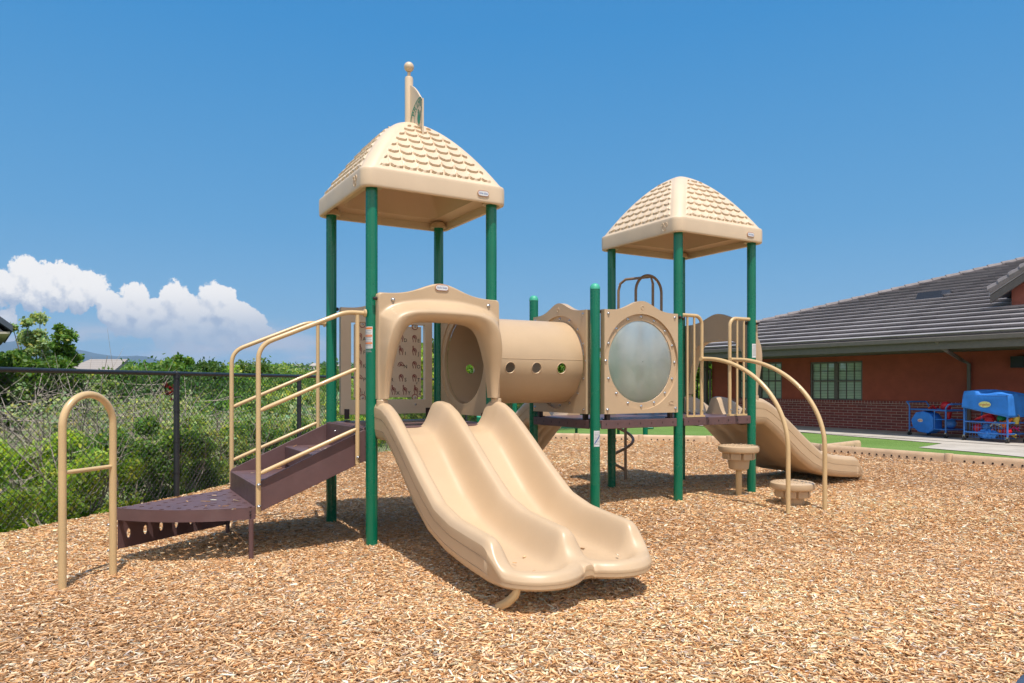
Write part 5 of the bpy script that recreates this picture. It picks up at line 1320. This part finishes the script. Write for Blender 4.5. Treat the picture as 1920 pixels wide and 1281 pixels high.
# ------------------------------------------------------------------ the school building
def building():
    rz = math.atan2(WD[1], WD[0])       # local x runs along the wall to the right, local y points INTO the building
    root = empty('school_building', (WP[0], WP[1], GZ), rz, 'long single-storey brick and red stucco building with grey tiled hip roof', 'building')
    # local coords: x along wall, y inward, z up from GZ. wall from xl to xr
    xl, xr = -3.32, 22.; zl = .635+.0; eave_off = 2.1
    led = H-27.5*23.7/F-GZ; eave_z = 2.25-GZ
    bk = bpy.data.materials.new('brick'); bk.use_nodes = True; nt = bk.node_tree; b = nt.nodes['Principled BSDF']; b.inputs['Roughness'].default_value = .85
    t = nd(nt, 'ShaderNodeTexCoord'); mp = nd(nt, 'ShaderNodeMapping'); mp.inputs['Rotation'].default_value = (R(90), 0, 0); L(nt, t.outputs['Object'], mp.inputs[0])
    br = nd(nt, 'ShaderNodeTexBrick'); L(nt, mp.outputs[0], br.inputs['Vector']); br.inputs['Scale'].default_value = 1; br.inputs['Brick Width'].default_value = .30; br.inputs['Row Height'].default_value = .082; br.inputs['Mortar Size'].default_value = .007
    br.inputs['Color1'].default_value = (.30, .070, .055, 1); br.inputs['Color2'].default_value = (.20, .048, .045, 1); br.inputs['Mortar'].default_value = (.52, .36, .30, 1); br.inputs['Bias'].default_value = -.1
    nz_ = noise(nt, t.outputs['Object'], 9, 5, .7); L(nt, mixc(nt, maprange(nt, nz_, .3, .7, 0, .35), br.outputs[0], (.11, .035, .03)), b.inputs['Base Color'])
    bp = nd(nt, 'ShaderNodeBump'); bp.inputs['Strength'].default_value = .5; bp.inputs['Distance'].default_value = .01; bp.invert = True; L(nt, br.outputs['Fac'], bp.inputs['Height']); L(nt, bp.outputs[0], b.inputs['Normal'])
    stc = mat('red_stucco', (.36, .080, .045), .9, var=.12, vscale=2.2, bump=.5, bscale=45)
    trim = mat('grey_trim', (.145, .12, .105), .55, var=.08); dark = mat('olive_soffit', (.10, .10, .06), .8)
    wins = []      # (x0,x1,z0,z1) on the wall
    def wx(px, py, s_guess=0):  # x along the wall and height for a pixel on the wall plane
        k = (px-CX)/F; # WP + WD*s = (k*Z, Z)
        s = (k*WP[1]-WP[0])/(WD[0]-k*WD[1]); Z = WP[1]+WD[1]*s; return s, H-(py-YH)/F*Z-GZ
    for (a, b_, c, d) in ((1519, 1617, 678, 752), (1384, 1466, 680, 750)):
        s0, zt = wx(a, c); s1, zt2 = wx(b_, c); _, zb = wx(b_, d); wins.append((s0, s1, zb, (zt+zt2)/2))
    top = eave_z+.25
    # stucco wall with window openings cut as bands
    m = MB(); wins_s = sorted(wins); x = xl; z0 = led+.0
    for (a, b_, zb, zt) in wins_s:
        m.bx((x, 0, z0), (a, .25, top)); m.bx((a, 0, z0), (b_, .25, max(zb, z0+.01))); m.bx((a, 0, zt), (b_, .25, top)); x = b_
    m.bx((x, 0, z0), (xr, .25, top)); m.bx((xl, .25, 0), (xl+.25, 9, top)); m.build('stucco_wall', stc, root, smooth=0)
    m = MB(); m.bx((xl-.03, -.05, -.5), (xr, .24, led-.06)); m.bx((xl-.03, .24, -.5), (xl+.2, 9, led-.06)); m.build('brick_base', bk, root, smooth=0)
    bk2 = bk.copy(); bk2.name = 'brick_soldier'; b2 = [n_ for n_ in bk2.node_tree.nodes if n_.type == 'TEX_BRICK'][0]; b2.inputs['Brick Width'].default_value = .095; b2.inputs['Row Height'].default_value = .4; b2.offset = 0
    m = MB(); m.bx((xl-.05, -.085, led-.06), (xr, .23, led+.03)); m.build('brick_ledge', bk2, root, smooth=0)
    blind = bpy.data.materials.new('window_blinds'); blind.use_nodes = True; nt = blind.node_tree; b = nt.nodes['Principled BSDF']; t = nd(nt, 'ShaderNodeTexCoord')
    w = nd(nt, 'ShaderNodeTexWave'); w.bands_direction = 'Z'; w.inputs['Scale'].default_value = 6.5; L(nt, t.outputs['Object'], w.inputs['Vector']); L(nt, mixc(nt, w.outputs[0], (.24, .34, .26), (.56, .66, .52)), b.inputs['Base Color'])
    b.inputs['Roughness'].default_value = .25; b.inputs['Coat Weight'].default_value = 1.0; b.inputs['Coat Roughness'].default_value = .03; b.inputs['Coat IOR'].default_value = 1.9
    for (a, b_, zb, zt) in wins:
        fr = MB(); e = .055; mx_ = (a+b_)/2; y0 = .02
        for (p, q, r_, s) in ((a, a+e, zb, zt), (b_-e, b_, zb, zt), (mx_-.06, mx_+.06, zb, zt)): fr.bx((p, y0, r_), (q, y0+.1, s))
        fr.bx((a-.04, -.03, zb-.05), (b_+.04, .06, zb)); fr.bx((a, y0, zb), (b_, y0+.1, zb+e)); fr.bx((a, y0, zt-e), (b_, y0+.1, zt)); fr.bx((a, y0+.005, (zb+zt)/2-.025), (b_, y0+.095, (zb+zt)/2+.025))
        fo = fr.build('window', trim, root, bevel=.004)
        g_ = MB(); g_.bx((a+.01, y0+.075, zb+.01), (b_-.01, y0+.08, zt-.01)); g_.build('pane', blind, fo, smooth=0)
        mn = MB()
        for (p, q) in ((a+e, mx_-.06), (mx_+.06, b_-e)):
            for f in (1/3, 2/3): xx = p+(q-p)*f; mn.bx((xx-.008, y0+.045, zb+e), (xx+.008, y0+.07, zt-e))
            for f in (.25, .75): zz = zb+(zt-zb)*f; mn.bx((p, y0+.047, zz-.008), (q, y0+.068, zz+.008))
        mn.build('muntin_grid', trim, fo, smooth=0)
    # roof. eave line at y=-eave_off, hip corner at xe
    pc = np.array([4.50, 27.09])-WP; xe = float(pc@WD); ye = -eave_off; pitch = .326; yr = ye+14
    tile = bpy.data.materials.new('roof_tile'); tile.use_nodes = True; nt = tile.node_tree; b = nt.nodes['Principled BSDF']; b.inputs['Roughness'].default_value = .7
    t = nd(nt, 'ShaderNodeTexCoord'); br = nd(nt, 'ShaderNodeTexBrick'); L(nt, t.outputs['Object'], br.inputs['Vector']); br.inputs['Scale'].default_value = 1; br.inputs['Brick Width'].default_value = .40; br.inputs['Row Height'].default_value = 60.0; br.inputs['Mortar Size'].default_value = .003
    br.inputs['Color1'].default_value = (.275, .255, .262, 1); br.inputs['Color2'].default_value = (.365, .34, .345, 1); br.inputs['Mortar'].default_value = (.10, .085, .09, 1)
    L(nt, mixc(nt, maprange(nt, noise(nt, t.outputs['Object'], 5, 6, .7), .35, .7, 0, .4), br.outputs[0], (.33, .295, .305)), b.inputs['Base Color'])
    # stepped courses: each course a thin wedge
    m = MB(); crs = .46; ncr = 30; sl_ = math.hypot(1, pitch)
    for i in range(ncr):
        y0 = ye-.05+i*crs; y1 = y0+crs+.04; z0_ = eave_z+.10+pitch*(y0-ye); z1_ = eave_z+.10+pitch*(y1-ye)
        xs0 = xe+(y0-ye); xs1 = xe+(y1-ye)
        th_ = .105
        m.add([(xs0, y0+.13, z0_-.01), (xr, y0+.13, z0_-.01), (xr, y0, z0_+th_), (xs0, y0, z0_+th_), (xs1, y1, z1_), (xr, y1, z1_), (xr, y1, z1_+.008), (xs1, y1, z1_+.008)], [(0, 1, 2, 3), (3, 2, 6, 7), (4, 7, 6, 5), (0, 3, 7, 4), (1, 5, 6, 2)])
        # the end slope beyond the hip
        m.add([(xe+(y0-ye), y0, z0_+th_*.2), (xe+(y0-ye), 20-y0*0, z0_+th_*.2), (xe+(y1-ye), 20, z1_), (xe+(y1-ye), y1, z1_)], [(0, 1, 2, 3)])
    m.build('roof', tile, root, smooth=0)
    hp = MB(); s = 0.0     # hip cap tiles
    while s < 15:
        p0 = (xe+s, ye+s); p1 = (xe+s+.36, ye+s+.36); z0_ = eave_z+.14+pitch*s; z1_ = eave_z+.14+pitch*(s+.36)
        hp.tube([(*p0, z0_+.030), (*p1, z1_+.012)], [.088, .072], 8); s += .30
    capm = mat('cap_tile', (.235, .205, .205), .75, var=.15, vscale=4); hp.build('hip_cap_row', capm, root, smooth=0)
    gt = MB(); gt.bx((xe-.02, ye-.12, eave_z-.02), (xr, ye-.02, eave_z+.10)); gt.build('gutter', trim, root, bevel=.02)
    fa = MB(); fa.bx((xe, ye-.018, eave_z-.20), (xr, ye+.02, eave_z+.05)); fa.bx((xe-.04, ye-.018, eave_z-.20), (xe, ye+12, eave_z+.05)); fa.build('fascia', trim, root, smooth=0)
    sf = MB(); sf.bx((xe, ye+.02, eave_z-.19), (xr, .0, eave_z-.15)); sf.bx((xe, .0, eave_z-.19), (xl, 9, eave_z-.15)); sf.build('soffit', dark, root, smooth=0)
    # downspout
    s0, _ = wx(1820, 700); dn = MB()
    def zl_(px, py, off): # point on the plane offset from the wall
        k = (px-CX)/F; P0 = WP+WN*off; s = (k*P0[1]-P0[0])/(WD[0]-k*WD[1]); return s
    s_e = zl_(1760, 660, 2.05); dn.tube([(s_e, -2.12, eave_z), (s_e, -2.05, eave_z-.12), (s_e+.12, -1.95, eave_z-.22), (s0-.1, -.25, eave_z-.42), (s0, -.09, eave_z-.52), (s0, -.09, 0.05)], .05, 8)
    dn.build('downspout', trim, root, smooth=0)
    d2 = MB(); d2.tube([(xl+.06, -2.0, eave_z-.1), (xl+.02, -.12, eave_z-.5), (xl+.02, -.12, .05)], .045, 8); d2.build('downspout', trim, root, smooth=0)
    # roof vent
    def on_roof(px, py):  # intersect pixel ray with the roof plane, in local coordinates
        d = np.array([(px-CX)/F, 1, (YH-py)/F]); dx = d[:2]@WD; dy = -(d[:2]@WN); o = np.array([0, 0])-WP; ox, oy = o@WD, -(o@WN)
        # z: H + t*dz = GZ + eave_z+.14 + pitch*(oy+t*dy - ye)
        t_ = (GZ+eave_z+.14+pitch*(oy-ye)-H)/(d[2]-pitch*dy); return ox+t_*dx, oy+t_*dy, eave_z+.14+pitch*(oy+t_*dy-ye)
    vx, vy, vz = on_roof(1748, 556); q = MB(); q.add([(vx-.42, vy-.2, vz-.1), (vx+.42, vy-.2, vz-.1), (vx+.42, vy+.35, vz+.1), (vx-.42, vy+.35, vz+.1), (vx-.36, vy-.15, vz+.14), (vx+.36, vy-.15, vz+.14), (vx+.36, vy+.35, vz+.2), (vx-.36, vy+.35, vz+.2)], [(0, 1, 5, 4), (4, 5, 6, 7), (1, 2, 6, 5), (0, 4, 7, 3)])
    q.build('roof_vent', mat('dark_vent', (.035, .04, .055), .5), root, smooth=0)
    # gable dormer at the right edge
    gx, gy, gz = on_roof(1897, 573); gw = 3.2
    q = MB(); q.prism([(gx, gz-.4), (gx+gw, gz-.4), (gx+gw, gz+.42), (gx+gw/2, gz+.42+gw/2*.60), (gx, gz+.42)], gy, gy+6, 'y'); q.build('dormer_wall', mat('pink_stucco', (.36, .11, .075), .9, var=.08, bump=.4, bscale=45), root, smooth=0)
    q = MB(); ex = .38
    for sgn in (-1, 1):
        cxm = gx+gw/2; z_r = gz+.52+gw/2*.60; x_e = cxm+sgn*(gw/2+ex); z_e = gz+.50-ex*.60
        q.add([(cxm, gy-.35, z_r), (x_e, gy-.35, z_e), (x_e, gy+6.5, z_e), (cxm, gy+6.5, z_r), (cxm, gy-.35, z_r+.12), (x_e, gy-.35, z_e+.12), (x_e, gy+6.5, z_e+.12), (cxm, gy+6.5, z_r+.12)], [(0, 1, 5, 4), (4, 5, 6, 7), (3, 2, 1, 0), (1, 2, 6, 5)])
    q.build('dormer_roof', tile, root, smooth=0)
    q = MB()
    for sgn in (-1, 1):
        cxm = gx+gw/2; z_r = gz+.52+gw/2*.60; x_e = cxm+sgn*(gw/2+ex-.02); z_e = gz+.50-ex*.60
        q.add([(cxm, gy-.33, z_r-.20), (x_e, gy-.33, z_e-.20), (x_e, gy-.33, z_e-.005), (cxm, gy-.33, z_r-.005), (cxm, gy-.27, z_r-.20), (x_e, gy-.27, z_e-.20), (x_e, gy-.27, z_e-.005), (cxm, gy-.27, z_r-.005)], [(0, 1, 2, 3), (7, 6, 5, 4), (0, 4, 5, 1), (1, 5, 6, 2)])
    q.build('dormer_fascia', trim, root, smooth=0)
    q = MB(); n_ = 8; cxm = gx+gw/2; z_r = gz+.64+gw/2*.60; x_e = cxm-(gw/2+ex); z_e = gz+.62-ex*.60
    for i in range(n_):
        f0, f1 = i/n_, (i+1.12)/n_; q.tube([(x_e+(cxm-x_e)*f0, gy-.30, z_e+(z_r-z_e)*f0+.03), (x_e+(cxm-x_e)*f1, gy-.30, z_e+(z_r-z_e)*f1)], [.12, .095], 8)
    q.build('rake_tile_row', capm, root, smooth=0)
    # wall lantern box at the right edge
    s1, z1 = wx(1905, 690); s2, z2 = wx(1930, 668); q = MB(); q.bx((s1, -.3, z1), (s2, 0, z2)); q.build('wall_box', mat('black_box', (.01, .01, .012), .5), root)
    # porch post with brace at the left corner
    q = MB(); q.bx((xl-.22, -.2, 0), (xl-.10, -.08, eave_z-.19)); q.build('porch_post', trim, root)
building()

# ------------------------------------------------------------------ ball carts by the wall
BLUEF = mat('blue_tube', (.035, .15, .46), .35, coat=.2); BLUEC = mat('blue_cloth', (.025, .19, .62), .7, var=.12, vscale=5, bump=.2, bscale=20)
YEL = mat('yellow_badge', (.75, .70, .25), .5); CREAM = mat('cream_badge', (.72, .55, .42), .5); REDT = mat('red_text', (.5, .02, .02), .5)
BLK = mat('black_rubber', (.015, .015, .015), .6); CHROME = mat('caster_steel', (.5, .5, .5), .3, metal=1)
TOYS = {k: mat('toy_'+k, c, .4) for k, c in dict(red=(.55, .01, .02), green=(.0, .25, .10), orange=(.75, .17, .01), blue=(.05, .2, .55), yellow=(.5, .36, .06), pink=(.55, .03, .20), white=(.5, .52, .5)).items()}
def caster(parent, x, y):
    m = MB(); m.tube([(x-.018, y, .055), (x+.018, y, .055)], .055, 18, 0); m.bx((x-.03, y-.02, .06), (x-.022, y+.03, .15), 1); m.bx((x+.022, y-.02, .06), (x+.03, y+.03, .15), 1); m.bx((x-.03, y-.02, .125), (x+.03, y+.035, .15), 1); m.build('caster', [BLK, CHROME], parent)
def oval_logo(parent, c, right, up, w, h, mb):
    M = face_M(c, right, up); m = MB(); pts = [(w/2*math.cos(t_), h/2*math.sin(t_)) for t_ in np.linspace(0, 2*math.pi, 28, endpoint=False)]
    m.prism(pts, 0, .004, 'z', 0, M); v, f = text_geo('angeles', h*.62); v = v.copy(); v[:, 0] = v[:, 0]*1.0+v[:, 1]*.2; v[:, 2] = .006; m.add(v, f, 1, M); m.build('logo_patch', [mb, REDT], parent, fix=False, smooth=0)
rzc = math.atan2(WD[1], WD[0])
def toys_in(parent_label, loc, items, rz):
    for kind, col, p, r, lab in items:
        root = empty(kind, (0, 0, 0), rz, lab, kind.split('_')[-1], 'toys in the carts'); c, s = math.cos(rz), math.sin(rz); root.location = (loc[0]+p[0]*c-p[1]*s, loc[1]+p[0]*s+p[1]*c, loc[2]+p[2])
        m = MB()
        if kind == 'toy_ball':
            m.ball((0, 0, 0), r, 20); m.tube([(r*1.002*math.cos(t_), r*1.002*math.sin(t_), 0) for t_ in np.linspace(0, 6.283, 24)], r*.03, 5)
        elif kind == 'sport_cone': m.lathe([(r*1.1, -r), (r*1.1, -r*.9), (r*.7, -r*.85), (r*.2, r*1.1), (.002, r*1.12)], 18, (0, 0, 0), 0, Matrix.Rotation(.9, 4, 'Y'))
        elif kind == 'toy_bucket': m.lathe([(r*.7, -r), (r*.95, r), (r*1.05, r), (r*1.05, r*.9)], 18, (0, 0, 0)); m.tube([(r*.95*math.cos(t_), 0, r+r*.8*math.sin(t_)) for t_ in np.linspace(0, math.pi, 12)], r*.06, 6)
        elif kind == 'toy_hoop': m.tube([(r*math.cos(t_), r*.35*math.sin(t_), .1*math.cos(t_)) for t_ in np.linspace(0, 6.283, 28)], .014, 6)
        else:
            m.tube([(-r, 0, -r*.3), (-r*.3, .02, r*.5), (r*.4, 0, 0), (r, -.02, r*.3)], r*.13, 6); m.tube([(-r*.8, .04, r*.3), (r*.7, .05, -r*.4)], r*.12, 6)
        m.build(kind+'_body', TOYS[col], root)
# right cart, covered
def cart_right():
    p0 = np.array(sx(1808, 827)); p1 = np.array(sx(1889, 833)); d = (p1-p0); w = float(np.hypot(*d)); rz = math.atan2(d[1], d[0]); dep = .62
    root = empty('ball_cart', (p0[0], p0[1], GZ), rz, 'blue wheeled cart of toys under a blue cloth cover, right of the two', 'cart', 'wheeled toy carts by the wall')
    for x, y in ((0, 0), (w, 0), (0, dep), (w, dep)): caster(root, x, y)
    m = MB(); ht = 1.10
    for x, y in ((0, 0), (w, 0), (0, dep), (w, dep)): m.tube([(x, y, .14), (x, y, ht)], .021, 10)
    for z in (.22, .47): 
        for q in (((0, 0), (w, 0)), ((w, 0), (w, dep)), ((w, dep), (0, dep)), ((0, dep), (0, 0))): m.tube([(*q[0], z), (*q[1], z)], .018, 8)
    for q in (((0, 0), (w, 0)), ((w, 0), (w, dep)), ((w, dep), (0, dep)), ((0, dep), (0, 0))): m.tube([(*q[0], ht-.02), (*q[1], ht-.02)], .018, 8)
    m.build('frame', BLUEF, root)
    b = MB()
    for i in range(13):
        x = w*(.1+.8*i/12)
        for y in (.05, dep-.05): b.tube([(x, y, .10), (x, y, .45)], .004, 5)
        b.tube([(x, .05, .10), (x, dep-.05, .10)], .004, 5)
    for z in (.10, .22, .34, .45): b.tube([(w*.1, .05, z), (w*.9, .05, z)], .004, 5)
    b.build('wire_basket', BLUEF, root)
    # draped cover
    n, k = 40, 16; per = [(0, 0), (w, 0), (w, dep), (0, dep)]; rings = []
    def edge(t_):
        t_ = t_ % 1; i = int(t_*4); f = t_*4-i; a, c = per[i], per[(i+1) % 4]; return np.array([a[0]+(c[0]-a[0])*f, a[1]+(c[1]-a[1])*f])
    cen = np.array([w/2, dep/2]); N_ = 96
    ts = np.arange(N_)/N_
    for j in range(k+1):
        f = j/k; row = []
        for t_ in ts:
            e = edge(t_); o_ = (e-cen); 
            if f < .45:  # top: from the apex to the rim
                g_ = f/.45; p = cen+o_*(g_*1.03); z = ht+.01+.13*(1-g_)**1.1+.012*math.sin(t_*40)*g_+.02*math.sin(p[0]*9)*(1-g_)
                if e[0] < w*.3 and e[1] < .2: z += .06*g_
            else:
                g_ = (f-.45)/.55; low = .92-.0*t_; xfrac = e[0]/w
                bottom = (.80-.20*xfrac) if e[1] < .05 else ((.60) if e[0] > w*.98 else .75)
                p = cen+o_*(1.035+.035*g_+.012*math.sin(t_*75+2)*g_); z = ht+.0-(ht-bottom)*g_
            row.append((p[0], p[1], z))
        rings.append(row)
    c = MB(); c.grid(np.array(rings), wrap=True); co = c.build('cloth_cover', BLUEC, root, smooth=60, fix=False)
    so_ = co.modifiers.new('s', 'SOLIDIFY'); so_.thickness = .006
    oval_logo(co, (w*.52, -.050, .88), (1, 0, 0), (0, 0, 1), .28, .14, YEL)
    T = [('toy_ball', 'red', (w*.22, .16, .40), .11, 'red ball in the lower left of the covered cart'), ('toy_ball', 'red', (w*.45, .26, .66), .13, 'red ball heaped at the top of the covered cart'), ('toy_ball', 'green', (w*.70, .26, .70), .10, 'green ball near the top of the covered cart'),
         ('sport_cone', 'orange', (w*.88, .2, .62), .12, 'orange cone near the right of the covered cart'), ('toy_ball', 'blue', (w*.42, .17, .43), .10, 'blue ball in the middle of the covered cart'), ('toy_ball', 'red', (w*.88, .16, .33), .11, 'red ball low on the right of the covered cart'),
         ('toy_ball', 'orange', (w*.76, .1, .34), .045, 'small orange ball in the covered cart'), ('toy_ball', 'orange', (w*.60, .1, .36), .035, 'smallest orange ball in the covered cart'), ('toy_hoop', 'red', (w*.45, .1, .77), .28, 'red hoop sticking out above the cart basket'),
         ('toy_bucket', 'yellow', (w*.99, .3, .66), .09, 'yellow bucket at the right end of the covered cart'), ('toy_shovel', 'white', (w*.68, .12, .52), .16, 'white plastic toy in the middle of the covered cart'), ('toy_shovel', 'pink', (w*.97, .30, .42), .11, 'pink toy at the right end of the covered cart'), ('toy_shovel', 'yellow', (w*.93, .25, .22), .12, 'yellow toy at the bottom right of the covered cart')]
    T = [(a_, b_, (p[0], p[1], p[2]*.80), r_*.92, l_) for a_, b_, p, r_, l_ in T]
    toys_in('', (p0[0], p0[1], GZ), T, rz)
    # crumpled cloth bag
    bg_ = empty('cloth_bag', (0, 0, 0), rz, 'crumpled blue cloth hanging out of the covered cart basket', 'bag'); c_, s_ = math.cos(rz), math.sin(rz); lx, ly = w*.52, .07; bg_.location = (p0[0]+lx*c_-ly*s_, p0[1]+lx*s_+ly*c_, GZ+.20)
    rr_ = np.random.default_rng(4); q = MB(); G_ = []
    for i in range(13):
        row = []
        for j in range(26):
            t_, f = 2*math.pi*j/26, math.pi*i/12; r = 1+.16*math.sin(5*t_+2*f)+.12*math.sin(9*t_-3*f)+.06*rr_.normal(); row.append((.21*r*math.sin(f)*math.cos(t_), .07*r*math.sin(f)*math.sin(t_), .095*r*math.cos(f)))
        G_.append(row)
    q.grid(np.array(G_), wrap=True); q.build('bag_body', BLUEC, bg_, smooth=30, fix=False)
cart_right()
def cart_left():
    p0 = np.array(sx(1705.5, 817)); p1 = np.array(sx(1773.5, 823)); d = (p1-p0); w = float(np.hypot(*d)); rz = math.atan2(d[1], d[0]); dep = .6
    root = empty('ball_cart', (p0[0], p0[1], GZ), rz, 'low blue shelf cart with a limp blue cloth bag, left of the two', 'cart', 'wheeled toy carts by the wall'); ht = .72
    for x, y in ((0, 0), (w, 0), (0, dep), (w, dep)): caster(root, x, y)
    m = MB()
    for x, y in ((0, 0), (w, 0), (0, dep), (w, dep)):
        m.tube([(x, y, .14), (x, y, ht)], .022, 10)
    for z in (.22, ht-.02):
        for q in (((0, 0), (w, 0)), ((w, 0), (w, dep)), ((w, dep), (0, dep)), ((0, dep), (0, 0))): m.tube([(*q[0], z), (*q[1], z)], .018, 8)
    m.tube([(w*.70, 0, .22), (w*.70, 0, ht)], .014, 8)
    for y in (0, dep): m.tube([(0, y, ht-.03), (0, y, ht+.07), (-.08, y, ht+.16), (-.10, y, ht+.17)], .021, 10); m.tube([(w, y, ht-.03), (w, y, ht+.04), (w+.08, y, ht+.13), (w+.18, y, ht+.14)], .021, 10)
    m.tube([(-.10, 0, ht+.17), (-.10, dep, ht+.17)], .021, 10); m.tube([(w+.18, 0, ht+.14), (w+.18, dep, ht+.14)], .021, 10)
    m.build('frame', BLUEF, root)
    m = MB(); m.bx((w*.7, .01, .46), (w-.01, dep, .475)); m.bx((.01, .01, ht-.045), (w-.01, dep-.01, ht-.03)); m.bx((.01, .02, .215), (w-.01, dep-.01, .23)); m.build('shelf', BLUEC, root)
    q = MB(); ol = [(.20, .62), (.45, .66), (.70, .60), (.80, .50), (.80, .18), (.62, .10), (.30, .12), (.10, .24), (.03, .42)]; ol = [(x*w*.80+.03, z) for x, z in ol]
    q.prism(ol, -.02, .28, 'y'); bo = q.build('bag', BLUEC, root, bevel=.022, bseg=3); 
    oval_logo(bo, (w*.33, -.024, .42), (1, 0, 0), (0, 0, 1), .17, .085, CREAM)
    T = [('toy_ball', 'red', (w*.78, .25, ht+.07), .125, 'red ball on top of the low blue cart'), ('toy_bucket', 'red', (w*.84, .25, .56), .09, 'red bucket on the shelf of the low blue cart'), ('toy_shovel', 'red', (w*.5, .2, ht+.01), .16, 'red toy lying flat on the low blue cart'), ('sport_cone', 'orange', (w*.36, .3, ht+.03), .06, 'small orange cone on the low blue cart'), ('toy_ball', 'blue', (w*.86, .3, .37), .13, 'blue ball on the bottom shelf of the low blue cart')]
    toys_in('', (p0[0], p0[1], GZ), T, rz)
cart_left()

# slate-blue curved rubber edge poking into the bottom right corner
e_ = empty('rubber_mat', (2.452, 2.278, .0), 0, 'dark slate-blue rounded mat edge in the bottom right corner', 'mat')
m = MB(); m.lathe([(.0005, .0), (.68, .0), (.715, .012), (.715, .035), (.69, .05), (.0005, .055)], 64); m.build('mat_body', mat('slate_rubber', (.05, .08, .13), .6, var=.1), e_)

# ------------------------------------------------------------------ the air: far hills fade to blue
hzm = bpy.data.materials.new('haze_air'); hzm.use_nodes = True; nt = hzm.node_tree; nt.nodes.remove(nt.nodes['Principled BSDF'])
pv = nd(nt, 'ShaderNodeVolumePrincipled'); pv.inputs['Color'].default_value = (.62, .78, 1.0, 1); pv.inputs['Density'].default_value = 5.5e-5; pv.inputs['Anisotropy'].default_value = .2
L(nt, pv.outputs[0], nt.nodes['Material Output'].inputs['Volume'])
h_ = MB(); h_.bx((-12500, -12500, -45), (12500, 12500, 520)); ho = h_.build('haze', hzm, smooth=0); ho['kind'] = 'stuff'
